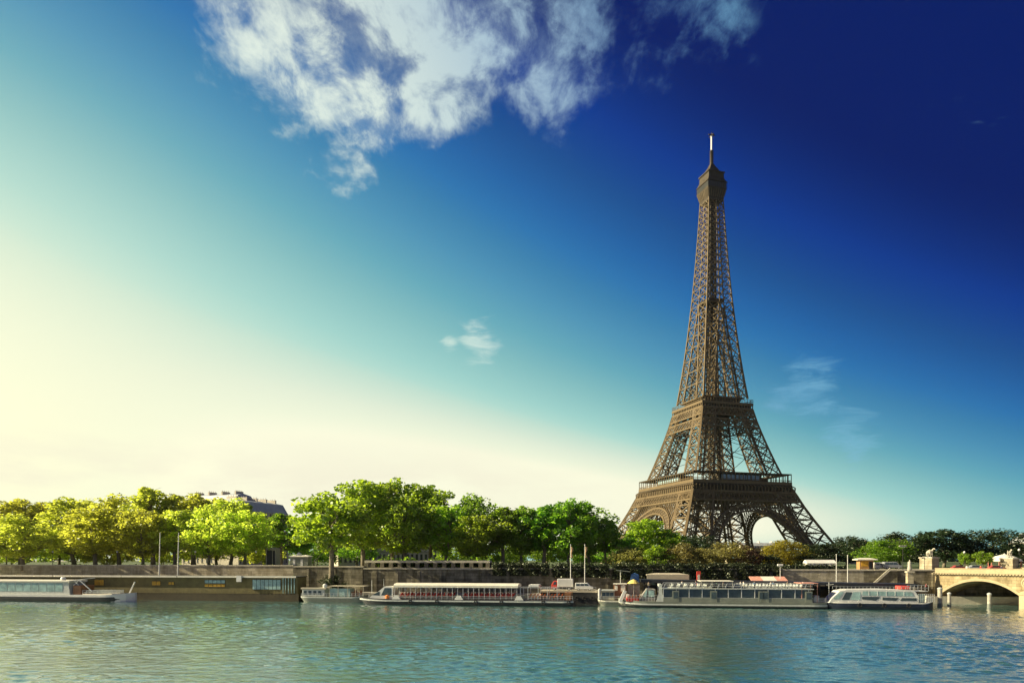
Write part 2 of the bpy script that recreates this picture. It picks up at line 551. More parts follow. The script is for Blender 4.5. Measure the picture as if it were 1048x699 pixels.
WAVE_SLOPE = 0.11
xs_ = np.arange(-270, 270.01, 0.32)
ys_ = [50.0]
while ys_[-1] < 240: ys_.append(ys_[-1] + 0.21 + 0.0016 * (ys_[-1] - 50))
ys_ = np.array(ys_); Y1 = float(ys_[-1])
GX, GY = np.meshgrid(xs_, ys_)
GZ = WATER + wave_field(GX, GY)
GZ[0, :] = GZ[-1, :] = WATER; GZ[:, 0] = GZ[:, -1] = WATER
nx_, ny_ = len(xs_), len(ys_)
idx = np.arange(nx_ * ny_).reshape(ny_, nx_)
wf = np.stack([idx[:-1, :-1], idx[:-1, 1:], idx[1:, 1:], idx[1:, :-1]], -1).reshape(-1, 4)
wv = np.stack([GX, GY, GZ], -1).reshape(-1, 3)
X0, X1 = float(xs_[0]), float(xs_[-1])
ext = np.array([(-1300, -250, WATER), (1300, -250, WATER), (1300, 50, WATER), (-1300, 50, WATER), (-1300, Y1, WATER), (1300, Y1, WATER), (1300, 900, WATER), (-1300, 900, WATER),
                (X0, 50, WATER), (X0, Y1, WATER), (X1, 50, WATER), (X1, Y1, WATER)])
k_ = len(wv)
wf = np.concatenate([wf, np.array([(0, 1, 2, 3), (4, 5, 6, 7), (3, 8, 9, 4), (10, 2, 5, 11)]) + k_])
wm_ = bpy.data.meshes.new('river_water'); V_ = np.concatenate([wv, ext])
wm_.vertices.add(len(V_)); wm_.vertices.foreach_set('co', V_.astype(np.float32).ravel())
wm_.loops.add(wf.size); wm_.loops.foreach_set('vertex_index', wf.astype(np.int32).ravel())
wm_.polygons.add(len(wf)); wm_.polygons.foreach_set('loop_start', np.arange(0, wf.size, 4, dtype=np.int32)); wm_.polygons.foreach_set('loop_total', np.full(len(wf), 4, dtype=np.int32))
wm_.polygons.foreach_set('use_smooth', np.ones(len(wf), dtype=bool))
wm_.materials.append(WM); wm_.update(calc_edges=True)
wo = bpy.data.objects.new('river_water', wm_); COL.objects.link(wo); wo['kind'] = 'structure'

M_GROUND = mat('street_gravel', (0.30, 0.27, 0.20), rough=0.95, var=0.3, scale=0.25)
M_LAWN = mat('lawn_green', (0.07, 0.10, 0.03), rough=1.0, var=0.4, scale=0.4)
M_QUAY = mat('quay_cobbles', (0.26, 0.24, 0.20), rough=0.9, var=0.35, scale=1.2)
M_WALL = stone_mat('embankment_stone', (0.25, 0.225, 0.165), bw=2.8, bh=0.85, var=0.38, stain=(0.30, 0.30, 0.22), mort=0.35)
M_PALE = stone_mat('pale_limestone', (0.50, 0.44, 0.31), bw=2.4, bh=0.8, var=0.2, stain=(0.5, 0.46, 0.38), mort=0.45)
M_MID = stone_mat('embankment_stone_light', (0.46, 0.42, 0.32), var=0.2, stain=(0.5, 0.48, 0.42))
M_COPE = mat('coping_stone', (0.50, 0.46, 0.36), rough=0.85, var=0.2, scale=0.8)

O_WALL, O_EDGE = 31.0, 17.0
# upper ground: one sheet from the wall to the horizon
g = MB()
p0, p1 = bank(-900, O_WALL + 0.5), bank(900, O_WALL + 0.5)
g.add([(p0[0], p0[1], STREET), (p1[0], p1[1], STREET), (1250, 1450, STREET), (-1250, 1450, STREET)], [(0, 1, 2, 3)])
go = g.build('ground', M_GROUND); go['kind'] = 'structure'
# a lawn around the tower's feet and a road along the quay
g = MB(); q = [bank(-420, 95), bank(340, 95), (700, 1300, 0), (-700, 1300, 0)]
g.add([(x, y, STREET + 0.012) for x, y, _ in q], [(0, 1, 2, 3)])
o_ = g.build('lawn', M_LAWN); o_['kind'] = 'structure'
M_ROAD = mat('asphalt', (0.06, 0.06, 0.058), rough=0.9, var=0.25, scale=0.6)
g = MB(); q = [bank(-420, 62), bank(340, 62), bank(340, 74), bank(-420, 74)]
g.add([(x, y, STREET + 0.006) for x, y, _ in q], [(0, 1, 2, 3)])
o_ = g.build('road', M_ROAD); o_['kind'] = 'structure'
# lower quay
g = MB()
s0, s1 = -420, S(952, O_EDGE)
a, b, c, d = bank(s0, O_EDGE), bank(s1, O_EDGE), bank(s1, O_WALL), bank(s0, O_WALL)
ring = lambda z: [(p[0], p[1], z) for p in (a, b, c, d)]
g.loft([ring(WATER - 2), ring(QUAY)])
o_ = g.build('quay_road', M_QUAY); o_['kind'] = 'structure'
g = MB()
a, b, c, d = bank(s1 - 0.5, 25.5), bank(500, 25.5), bank(500, O_WALL), bank(s1 - 0.5, O_WALL)
g.loft([ring(WATER - 2), ring(QUAY + 0.1)])
o_ = g.build('quay_path', M_COPE); o_['kind'] = 'structure'


def wall_piece(s0, s1, z1, label, o=O_WALL, t=1.2, m=M_WALL, cope=True, buttress=0.0):
    r = thing('retaining_wall', bank(s0, o, QUAY), R(BANK_A), label, 'wall', 'stretches of the stone embankment wall')
    ln = s1 - s0; h = z1 - QUAY
    b = MB(); b.box(0, ln, 0, t, 0, h)
    if buttress:
        x = buttress / 2
        while x < ln - 1:
            b.box(x, x + 0.9, -0.35, 0.002, 0, h - 0.5); x += buttress
    b.build('wall_face', m, r)
    if cope:
        c = MB(); c.box(-0.002, ln - 0.01, -0.18, t + 0.12, h + 0.001, h + 0.38); c.build('coping', M_COPE, r)
    return r


wall_piece(-420, S(120, O_WALL), STREET + 1.3, 'hazy pale embankment wall behind the long dark floating pavilion, at the photo\'s edge', m=M_PALE)  # paler stone stands in for the haze over this stretch
wall_piece(S(120, O_WALL) + 0.02, S(300, O_WALL), STREET + 1.3, 'hazy stone embankment wall behind the two white flagpoles', m=M_PALE)  # haze put into the stone colour here too
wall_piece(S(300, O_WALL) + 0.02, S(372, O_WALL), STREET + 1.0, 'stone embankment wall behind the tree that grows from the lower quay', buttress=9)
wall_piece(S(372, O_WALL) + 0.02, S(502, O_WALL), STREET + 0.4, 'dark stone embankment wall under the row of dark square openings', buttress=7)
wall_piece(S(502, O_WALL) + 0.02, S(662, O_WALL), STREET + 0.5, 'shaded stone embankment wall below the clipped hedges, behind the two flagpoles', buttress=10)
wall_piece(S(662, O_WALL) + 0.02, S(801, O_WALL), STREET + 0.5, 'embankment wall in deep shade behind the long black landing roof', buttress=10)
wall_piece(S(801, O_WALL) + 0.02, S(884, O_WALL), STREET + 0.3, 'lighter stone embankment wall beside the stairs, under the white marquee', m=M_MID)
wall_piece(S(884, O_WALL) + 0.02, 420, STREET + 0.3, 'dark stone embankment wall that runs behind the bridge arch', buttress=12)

# ------------------------------------------------------------------ the iron tower
TX, TY, TROT = 149.58, 534.58, -1.273
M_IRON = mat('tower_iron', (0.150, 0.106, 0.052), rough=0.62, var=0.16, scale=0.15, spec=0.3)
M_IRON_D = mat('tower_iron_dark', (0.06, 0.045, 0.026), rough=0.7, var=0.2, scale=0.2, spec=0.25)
M_GLASS = glass_mat('pavilion_glass', (0.30, 0.42, 0.45))
M_MAST = mat('mast_white', (0.75, 0.74, 0.70), rough=0.5, var=0.1)

_WZ = [(0, 67.0), (14, 59.3), (25, 53.2), (38, 46.6), (49, 42.0), (57.6, 38.0), (65, 34.4), (90, 26.6), (105, 22.6), (116, 20.2), (121, 18.4)]


def TW(z):
    """outer half width of the tower at height z"""
    if z >= 121: return 18.4 * math.exp(-0.00745 * (z - 121))
    return float(np.interp(z, *zip(*_WZ)))


def TP(z):
    """width of one pier"""
    if z >= 121:
        w_ = TW(z); inner = np.interp(z, [121, 195], [9.2, 0.0])
        return w_ - inner
    return float(np.interp(z, [0, 49, 57.6, 65, 116, 121], [22.5, 16.4, 15.8, 14.4, 10.4, 9.2]))


tower = thing('iron_tower', (TX, TY, 0), TROT, 'tall brown wrought-iron lattice tower with four splayed legs rising beyond the trees', 'tower')


def corner(sx, sy, a, b, z):
    """point of a pier: a and b are 0 at the tower's outer side and 1 at the pier's inner side"""
    w_, p_ = TW(z), TP(z)
    return np.array((sx * (w_ - a * p_), sy * (w_ - b * p_), z))


FACES4 = [((0, 0), (1, 0)), ((0, 0), (0, 1)), ((1, 0), (1, 1)), ((0, 1), (1, 1))]


def pier(mb, sx, sy, levels, ch, br, fine=0.0, rungs=True):
    for z0, z1 in zip(levels[:-1], levels[1:]):
        for a, b in ((0, 0), (1, 0), (0, 1), (1, 1)):
            mb.bar(corner(sx, sy, a, b, z0), corner(sx, sy, a, b, z1), ch * (1.15 if (a, b) == (0, 0) else 1.0))
        for (a0, b0), (a1, b1) in FACES4:
            A, B = corner(sx, sy, a0, b0, z0), corner(sx, sy, a1, b1, z0)
            C, D = corner(sx, sy, a1, b1, z1), corner(sx, sy, a0, b0, z1)
            mb.bar(A, C, br); mb.bar(B, D, br * 0.96)
            if rungs: mb.bar(D, C, br * 1.05)
            if fine:
                # ladder lattice: the panel's middle lines and a smaller diamond
                m_ab, m_bc, m_cd, m_da = (A + B) / 2, (B + C) / 2, (C + D) / 2, (D + A) / 2
                mb.bar(m_da, m_bc, fine)
                for p, q in ((m_ab, m_bc), (m_bc, m_cd), (m_cd, m_da), (m_da, m_ab)): mb.bar(p, q, fine)


LEG_L = [1.5, 12, 22, 31.5, 40.5, 49, 57]
MID_L = [63.5, 74, 84.5, 95, 104, 112.5]
for sx in (-1, 1):
    for sy in (-1, 1):
        mb = MB()
        pier(mb, sx, sy, LEG_L, 1.45, 0.72, 0.2)
        # lift track and stair inside the leg
        for a, b in ((0.42, 0.42), (0.58, 0.42), (0.42, 0.58), (0.58, 0.58)):
            mb.bar(corner(sx, sy, a, b, 1.5), corner(sx, sy, a, b, 57), 0.6)
        leg = mb.build('leg', M_IRON, tower)
        # inner lattice seen against the light is its own, finer web
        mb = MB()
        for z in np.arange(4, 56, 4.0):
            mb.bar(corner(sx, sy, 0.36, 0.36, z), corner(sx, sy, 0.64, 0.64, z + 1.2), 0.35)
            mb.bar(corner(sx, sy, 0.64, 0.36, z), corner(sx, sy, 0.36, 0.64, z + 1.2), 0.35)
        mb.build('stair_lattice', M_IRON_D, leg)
        for a, b in ((0, 0), (1, 0), (0, 1), (1, 1)):
            mb = MB()
            c_ = corner(sx, sy, a, b, 0)
            mb.box(c_[0] - 2.6, c_[0] + 2.6, c_[1] - 2.6, c_[1] + 2.6, 0.2, 3.2)
            mb.box(c_[0] - 1.8, c_[0] + 1.8, c_[1] - 1.8, c_[1] + 1.8, 3.15, 4.4)
            mb.build('masonry_foot', M_PALE, leg)
        mb = MB()
        pier(mb, sx, sy, MID_L, 1.1, 0.62, 0.3)
        for a, b in ((0.45, 0.45), (0.6, 0.6)):
            mb.bar(corner(sx, sy, a, b, 63), corner(sx, sy, a, b, 113), 0.8)
        mb.build('upper_leg', M_IRON, tower)


def face_pt(k, u, z, off=0.0, w_=None):
    """point on the k-th side of the tower, u metres along it"""
    w_ = TW(z) if w_ is None else w_
    n, t = [((1, 0), (0, 1)), ((0, 1), (-1, 0)), ((-1, 0), (0, -1)), ((0, -1), (1, 0))][k]
    return np.array((n[0] * (w_ + off) + t[0] * u, n[1] * (w_ + off) + t[1] * u, z))


for k in range(4):
    nrm = [(1, 0, 0), (0, 1, 0), (-1, 0, 0), (0, -1, 0)][k]
    # --- great arch
    mb = MB()
    zc, ro, ri = 1.9, 39.0, 34.8
    angs = np.linspace(R(6), R(174), 57)

    def arc(r, th, off): return face_pt(k, r * math.cos(th), zc + r * math.sin(th), off)
    for off, wd in ((0.25, 1.0), (-2.6, 0.5)):
        for r, th_w in ((ro, 1.0), (ri, 1.15)):
            for t0, t1 in zip(angs[:-1], angs[1:]):
                mb.bar(arc(r, t0, off), arc(r, t1, off), 1.2 if off > 0 else 0.6, th_w * wd, up=nrm)
        for i, (t0, t1) in enumerate(zip(angs[:-1], angs[1:])):
            mb.bar(arc(ri, t0, off), arc(ro, t0, off), 0.42, up=nrm)
            if i % 2 == 0: mb.bar(arc(ri, t0, off), arc(ro, t1, off), 0.36, up=nrm)
            else: mb.bar(arc(ro, t0, off), arc(ri, t1, off), 0.36, up=nrm)
    for t0 in angs[::2]:
        mb.bar(arc(ri, t0, 0.2), arc(ri, t0, -2.6), 0.35); mb.bar(arc(ro, t0, 0.2), arc(ro, t0, -2.6), 0.3)
    mb.build('arch', M_IRON, tower)
    # --- web between arch and girder
    mb = MB()
    zt = 44.2
    for u in np.arange(-33, 33.1, 3.0):
        zb = zc + math.sqrt(max(0, ro ** 2 - u * u))
        if zb < zt - 0.8 and abs(u) < TW(zb) - TP(zb) + 6:
            mb.bar(face_pt(k, u, zb, -0.2), face_pt(k, u, zt, -0.2), 0.42)
            u2 = u + math.copysign(3.0, u)
            zb2 = zc + math.sqrt(max(0, ro ** 2 - u2 * u2))
            mb.bar(face_pt(k, u, zt, -0.2), face_pt(k, u2, max(zb2, 26), -0.2), 0.42)
    mb.bar(face_pt(k, -33.5, zt - 0.3, -0.2), face_pt(k, 33.5, zt - 0.3, -0.2), 0.5)
    if mb.v: mb.build('spandrel_lattice', M_IRON, tower)
    # --- lattice girder under the first platform
    mb = MB()
    for off in (0.3, -5.0):
        for z, t in ((44.2, 1.0), (50.4, 1.1)):
            mb.bar(face_pt(k, -TW(z), z, off), face_pt(k, TW(z), z, off), 0.9, t)
        n = 22
        us = np.linspace(-1, 1, n + 1)
        for i in range(n):
            A, B = face_pt(k, us[i] * TW(44.2), 44.2, off), face_pt(k, us[i + 1] * TW(44.2), 44.2, off)
            D, C = face_pt(k, us[i] * TW(50.4), 50.4, off), face_pt(k, us[i + 1] * TW(50.4), 50.4, off)
            mb.bar(A, C, 0.5); mb.bar(B, D, 0.48); mb.bar(A, D, 0.42)
            m1, m2 = (A + D) / 2, (B + C) / 2
            mb.bar((A + B) / 2, (C + D) / 2, 0.3)
    mb.build('lattice_girder', M_IRON, tower)
    # --- arcade of brackets carrying the gallery
    mb = MB()
    h1 = 39.6
    for u in np.linspace(-1, 1, 31):
        p0 = face_pt(k, u * TW(50.9), 50.9, 0.1)
        p1 = face_pt(k, u * (h1 - 0.6), 56.0, 0, h1 - 0.4)
        pm = face_pt(k, u * (TW(51) + 0.4), 54.2, 0, TW(51) + 0.4)
        mb.bar(p0, pm, 0.62, 0.8); mb.bar(pm, p1, 0.62, 0.7)
    mb.bar(face_pt(k, -TW(50.9), 51.1, 0.05), face_pt(k, TW(50.9), 51.1, 0.05), 0.6, 0.5)
    mb.build('arcade_lattice', M_IRON, tower)
    mb = MB()
    a0, a1 = face_pt(k, -TW(51) + 1, 50.9, -0.9), face_pt(k, TW(51) - 1, 50.9, -0.9)
    b1, b0 = face_pt(k, TW(51) - 1, 56.2, 0, TW(51) - 0.9), face_pt(k, -TW(51) + 1, 56.2, 0, TW(51) - 0.9)
    n3 = np.array(nrm) * 0.4
    mb.loft([[a0, a1, b1, b0], [a0 - n3, a1 - n3, b1 - n3, b0 - n3]])
    mb.build('frieze_panel', M_IRON_D, tower)


def square_ring(mb, h_out, h_in, z0, z1):
    mb.box(-h_out, h_out, -h_out, -h_in, z0, z1); mb.box(-h_out, h_out, h_in, h_out, z0, z1)
    mb.box(-h_out, -h_in, -h_in + 0.003, h_in - 0.003, z0, z1); mb.box(h_in, h_out, -h_in + 0.003, h_in - 0.003, z0, z1)


# first platform
mb = MB(); square_ring(mb, 40.0, 17.0, 56.3, 58.3)
plat = mb.build('first_platform', M_IRON, tower)
mb = MB(); square_ring(mb, 39.8, 33.0, 63.4, 64.2); mb.build('gallery_roof', M_IRON_D, plat)
mb = MB()
for k in range(4):
    for u in np.linspace(-39.6, 39.6, 25):
        mb.bar(face_pt(k, u, 58.3, 0, 39.6), face_pt(k, u, 63.4, 0, 39.6), 0.4)
    for z, t in ((59.6, 0.3), (58.9, 0.18)):
        mb.bar(face_pt(k, -39.6, z, 0, 39.7), face_pt(k, 39.6, z, 0, 39.7), 0.2, t)
mb.build('railing_grille', M_IRON, plat)
mb = MB()
for k in range(4):
    c0 = face_pt(k, -22, 58.5, 0, 33.5)
    for u0, u1 in ((-18, -1), (1, 18)):
        pass
    A = [face_pt(k, u, z, 0, w_) for w_ in (36.5, 26) for z in (58.31, 63.3) for u in (-17, 17)]
    mb.add(A, [(0, 1, 3, 2), (4, 6, 7, 5), (0, 4, 5, 1), (2, 3, 7, 6), (0, 2, 6, 4), (1, 5, 7, 3)])
pav = mb.build('gallery_pavilion', M_IRON_D, plat)
for k in range(4):
    mb = MB()
    for i in range(8):
        u0 = -15.6 + i * 3.95; u1 = u0 + 3.5
        A = [face_pt(k, u, z, 0, 36.58) for z, u in ((59.5, u0), (59.5, u1), (62.7, u1), (62.7, u0))]
        mb.add(A, [(0, 1, 2, 3)])
    mb.build('pavilion_glazing', M_GLASS, plat)

# between first and second platform: cross girders
mb = MB()
for z0, z1, n in ((99.0, 104.5, 12), (107.5, 113.0, 14)):
    for k in range(4):
        for z in (z0, z1):
            mb.bar(face_pt(k, -TW(z), z, 0.15), face_pt(k, TW(z), z, 0.15), 0.7, 0.95)
        us = np.linspace(-1, 1, n + 1)
        for i in range(n):
            A, B = face_pt(k, us[i] * TW(z0), z0, 0.1), face_pt(k, us[i + 1] * TW(z0), z0, 0.1)
            D, C = face_pt(k, us[i] * TW(z1), z1, 0.1), face_pt(k, us[i + 1] * TW(z1), z1, 0.1)
            mb.bar(A, C, 0.45); mb.bar(B, D, 0.43); mb.bar(A, D, 0.35)
mb.build('cross_girder', M_IRON, tower)

mb = MB()
for sx in (-1, 1):
    for sy in (-1, 1):
        mb.bar((sx * 4.6, sy * 4.6, 58.3), (sx * 3.0, sy * 3.0, 115.4), 0.7)
zz = list(np.linspace(58.3, 115.4, 13))
for z0, z1 in zip(zz[:-1], zz[1:]):
    w0 = float(np.interp(z0, [58.3, 115.4], [4.6, 3.0])); w1 = float(np.interp(z1, [58.3, 115.4], [4.6, 3.0]))
    for k in range(4):
        mb.bar(face_pt(k, -w0, z0, 0, w0), face_pt(k, w1, z1, 0, w1), 0.4); mb.bar(face_pt(k, w0, z0, 0, w0), face_pt(k, -w1, z1, 0, w1), 0.38)
        mb.bar(face_pt(k, -w0, z0, 0, w0), face_pt(k, w0, z0, 0, w0), 0.4)
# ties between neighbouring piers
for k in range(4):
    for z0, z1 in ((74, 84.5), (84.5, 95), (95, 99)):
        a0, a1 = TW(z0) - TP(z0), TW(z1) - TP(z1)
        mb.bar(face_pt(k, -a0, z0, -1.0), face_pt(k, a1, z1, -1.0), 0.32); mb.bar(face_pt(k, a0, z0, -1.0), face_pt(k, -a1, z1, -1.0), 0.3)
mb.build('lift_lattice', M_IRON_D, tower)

# second platform
mb = MB(); square_ring(mb, 21.3, 5.0, 115.4, 117.2)
plat2 = mb.build('second_platform', M_IRON, tower)
mb = MB()
for k in range(4):
    for u in np.linspace(-1, 1, 19):
        mb.bar(face_pt(k, u * TW(112.8), 112.8, 0.1), face_pt(k, u * 20.8, 115.4, 0, 20.9), 0.5, 0.6)
    mb.bar(face_pt(k, -TW(112.8) - 0.2, 113.0, 0.12), face_pt(k, TW(112.8) + 0.2, 113.0, 0.12), 0.5, 0.5)
mb.build('arcade_lattice', M_IRON, plat2)
mb = MB(); square_ring(mb, 20.2, 19.6, 113.0, 115.3); mb.build('frieze_panel', M_IRON_D, plat2)
mb = MB()
for k in range(4):
    for u in np.linspace(-21.1, 21.1, 19):
        mb.bar(face_pt(k, u, 117.2, 0, 21.1), face_pt(k, u, 119.6, 0, 21.1), 0.22)
    for z in (118.2, 119.6):
        mb.bar(face_pt(k, -21.1, z, 0, 21.12), face_pt(k, 21.1, z, 0, 21.12), 0.25)
mb.build('railing_grille', M_IRON, plat2)
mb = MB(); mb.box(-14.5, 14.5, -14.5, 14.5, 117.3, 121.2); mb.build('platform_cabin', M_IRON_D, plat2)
mb = MB(); square_ring(mb, 16.8, 11, 121.3, 122.0)
for k in range(4):
    for u in np.linspace(-16.6, 16.6, 13):
        mb.bar(face_pt(k, u, 122.0, 0, 16.6), face_pt(k, u, 124.2, 0, 16.6), 0.2)
    mb.bar(face_pt(k, -16.6, 124.2, 0, 16.62), face_pt(k, 16.6, 124.2, 0, 16.62), 0.3)
mb.build('upper_terrace', M_IRON, plat2)

# the tall spire
lv = [121.0]
while lv[-1] < 268: lv.append(lv[-1] + max(4.6, TW(lv[-1]) * 0.62))
lv[-1] = 271.5
mb = MB(); core = MB()
for z0, z1 in zip(lv[:-1], lv[1:]):
    ch = float(np.interp(z0, [121, 270], [1.0, 0.62])); br = float(np.interp(z0, [121, 270], [0.5, 0.36]))
    sep = TW(z0) - TP(z0)
    if sep > 0.6:
        for sx in (-1, 1):
            for sy in (-1, 1): pier(mb, sx, sy, [z0, z1], ch, br, 0.24 if z0 < 150 else 0.0)
        for k in range(4):
            w0, w1 = TW(z0) - TP(z0), TW(z1) - TP(z1)
            mb.bar(face_pt(k, -w0, z0), face_pt(k, w0, z0), 0.5, 0.7)
            if w0 > 3: mb.bar(face_pt(k, -w0, z0), face_pt(k, w1, z1), 0.3); mb.bar(face_pt(k, w0, z0), face_pt(k, -w1, z1), 0.28)
    else:
        for k in range(4):
            for u in (-1, 0):
                mb.bar(face_pt(k, u * TW(z0), z0), face_pt(k, u * TW(z1), z1), ch if u else 0.6)
            for a, b in ((-1, 0), (0, 1)):
                mb.bar(face_pt(k, a * TW(z0), z0), face_pt(k, b * TW(z1), z1), br); mb.bar(face_pt(k, b * TW(z0), z0), face_pt(k, a * TW(z1), z1), br * 0.95)
            mb.bar(face_pt(k, -TW(z1), z1), face_pt(k, TW(z1), z1), br * 1.1)
    cw = float(np.interp(z0, [121, 270], [2.6, 1.9])); cw1 = float(np.interp(z1, [121, 270], [2.6, 1.9]))
    for sx in (-1, 1):
        for sy in (-1, 1):
            core.bar((sx * cw, sy * cw, z0), (sx * cw1, sy * cw1, z1), 0.75)
    for k in range(4):
        core.bar(face_pt(k, -cw, z0, 0, cw), face_pt(k, cw1, z1, 0, cw1), 0.55); core.bar(face_pt(k, cw, z0, 0, cw), face_pt(k, -cw1, z1, 0, cw1), 0.5)
        core.bar(face_pt(k, -cw, z0, 0, cw), face_pt(k, cw, z0, 0, cw), 0.5)
spire = mb.build('spire', M_IRON, tower)
core.build('lift_shaft', M_IRON_D, spire)
mb = MB(); mb.box(-6.4, 6.4, -6.4, 6.4, 194.5, 197.0); mb.build('landing', M_IRON_D, spire)

# summit
hb = TW(270)
mb = MB()
sq = lambda h, z: [(-h, -h, z), (h, -h, z), (h, h, z), (-h, h, z)]
mb.loft([sq(hb, 269.5), sq(hb + 0.35, 272), sq(7.6, 277.0), sq(8.0, 278.6)])
cab = mb.build('summit_cabin', M_IRON_D, tower)
mb = MB()
for k in range(4):
    for u in np.linspace(-7, 7, 8):
        mb.bar(face_pt(k, u * 0.8, 272, 0, hb + 0.45), face_pt(k, u, 277.2, 0, 7.75), 0.35)
mb.build('bracket_lattice', M_IRON, cab)
mb = MB(); mb.loft([sq(7.7, 278.65), sq(7.7, 282.6)]); mb.build('window_band', mat('summit_windows', (0.06, 0.06, 0.055), rough=0.3), cab)
mb = MB()
for k in range(4):
    for u in np.linspace(-8, 8, 11): mb.bar(face_pt(k, u, 278.6, 0, 8.0), face_pt(k, u, 283.2, 0, 8.0), 0.2)
    mb.bar(face_pt(k, -8.1, 283.2, 0, 8.05), face_pt(k, 8.1, 283.2, 0, 8.05), 0.3, 0.5)
mb.build('guard_mesh', M_IRON_D, cab)
mb = MB(); mb.loft([sq(8.0, 283.3), sq(7.4, 284.4), sq(6.5, 286.4), sq(6.3, 290.3), sq(7.0, 290.4), sq(7.0, 291.2), sq(4.4, 292.2), sq(3.4, 294.8), sq(2.0, 297.2), sq(1.3, 299.0)]); mb.build('summit_roof', M_IRON_D, cab)
mb = MB()
for i in range(10):
    a = i * 0.63 + 0.2; r = 4.6 + (i % 3)
    mb.tube([(r * math.cos(a), r * math.sin(a), 285.8), (r * math.cos(a), r * math.sin(a), 289.5 + (i * 7 % 4))], 0.22, 6)
for a, z in ((0.4, 288.3), (2.0, 290.5), (3.7, 288.6), (5.1, 290.0)):
    mb.lathe([(0.2, z), (1.3, z + 0.5), (1.3, z + 1.0), (0.2, z + 1.4)], 10, 5.6 * math.cos(a), 5.6 * math.sin(a))
mb.lathe([(4.2, 285.9), (7.0, 285.9), (7.0, 286.1), (4.2, 286.1)], 16); mb.lathe([(5.0, 288.4), (6.2, 288.4), (6.2, 288.6), (5.0, 288.6)], 16)
mb.build('aerial', M_IRON_D, cab)
mb = MB(); mb.tube([(0, 0, 298.5), (0, 0, 303), (0, 0, 309.5)], [1.3, 0.95, 0.8], 10)
for z in np.arange(299, 309, 1.4): mb.box(-1.15, 1.15, -1.15, 1.15, z, z + 0.4)
ant = mb.build('antenna_mast', M_IRON_D, tower)
mb = MB(); mb.tube([(0, 0, 309.5), (0, 0, 320.6)], 0.62, 10); mb.build('white_mast', M_MAST, ant)
mb = MB(); mb.tube([(-2.6, 0, 320.8), (2.6, 0, 320.8)], 0.45, 8); mb.tube([(0, -2.6, 321.2), (0, 2.6, 321.2)], 0.45, 8); mb.tube([(0, 0, 320.6), (0, 0, 323.0)], 0.3, 8)
mb.build('mast_crossarm', M_IRON_D, ant)

# ------------------------------------------------------------------ trees and hedges
LM = {
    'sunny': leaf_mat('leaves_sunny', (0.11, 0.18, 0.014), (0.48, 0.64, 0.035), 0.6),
    'hazy': leaf_mat('leaves_hazy', (0.19, 0.225, 0.020), (0.80, 0.90, 0.09), 0.62),  # sun glare over the left trees put into the leaf colour
    'hazy_back': leaf_mat('leaves_hazy_back', (0.17, 0.20, 0.020), (0.74, 0.82, 0.08), 0.6),  # same painted glare, slightly weaker, for the back row
    'plane': leaf_mat('leaves_plane', (0.115, 0.195, 0.015), (0.50, 0.72, 0.04), 0.56),
    'deep': leaf_mat('leaves_deep', (0.088, 0.172, 0.014), (0.36, 0.62, 0.033), 0.54),
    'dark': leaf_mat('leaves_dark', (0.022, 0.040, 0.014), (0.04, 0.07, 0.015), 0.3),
    'olive': leaf_mat('leaves_olive', (0.20, 0.19, 0.055), (0.46, 0.42, 0.10), 0.42),
    'gold': leaf_mat('leaves_gold', (0.190, 0.180, 0.016), (0.60, 0.52, 0.03), 0.48),
    'russet': leaf_mat('leaves_russet', (0.075, 0.038, 0.022), (0.10, 0.045, 0.02), 0.3),
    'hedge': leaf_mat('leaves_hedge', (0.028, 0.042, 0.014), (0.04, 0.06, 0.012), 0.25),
}
M_BARK = mat('bark', (0.16, 0.13, 0.09), rough=0.95, var=0.35, scale=2.5, stretch=(1, 1, 0.3))
M_BARK_P = mat('plane_bark', (0.19, 0.16, 0.11), rough=0.9, var=0.4, scale=1.2)


def leaf_cloud(centres, radii, per, size, r, flat=0.75, up=0.3):
    """leaf-sprig quads spread through a set of clumps, thicker towards each clump's outside"""
    vs, fs = [], []
    for c, rad, n in zip(centres, radii, per):
        d = r.normal(size=(n, 3)); d /= np.linalg.norm(d, axis=1)[:, None]
        rr = rad * (0.35 + 0.75 * r.random(n) ** 0.55)
        p = c + d * rr[:, None] * np.array((1, 1, flat))
        nrm = d * 0.7 + r.normal(size=(n, 3)) * 0.75 + np.array((0, 0, up))
        nrm /= np.linalg.norm(nrm, axis=1)[:, None]
        t = np.cross(nrm, r.normal(size=(n, 3))); t /= np.linalg.norm(t, axis=1)[:, None]
        b = np.cross(nrm, t)
        s = size * (0.6 + 0.8 * r.random(n))[:, None]
        e = (0.55 + 0.35 * r.random(n))[:, None]
        q = np.stack([p - t * s * 0.5, p - b * s * e * 0.5 + t * s * 0.08, p + t * s * 0.5, p + b * s * e * 0.5 + t * s * 0.08], 1)
        o = len(vs) * 4
        vs.append(q)
    V = np.concatenate(vs).reshape(-1, 3)
    F = np.arange(len(V)).reshape(-1, 4)
    return V, F


def fast_mesh(name, V, F, m):
    me = bpy.data.meshes.new(name)
    me.vertices.add(len(V)); me.vertices.foreach_set('co', V.astype(np.float32).ravel())
    me.loops.add(F.size); me.loops.foreach_set('vertex_index', F.astype(np.int32).ravel())
    me.polygons.add(len(F)); me.polygons.foreach_set('loop_start', np.arange(0, F.size, F.shape[1], dtype=np.int32))
    me.polygons.foreach_set('loop_total', np.full(len(F), F.shape[1], dtype=np.int32))
    me.materials.append(m); me.update(calc_edges=True); me.validate()
    return me


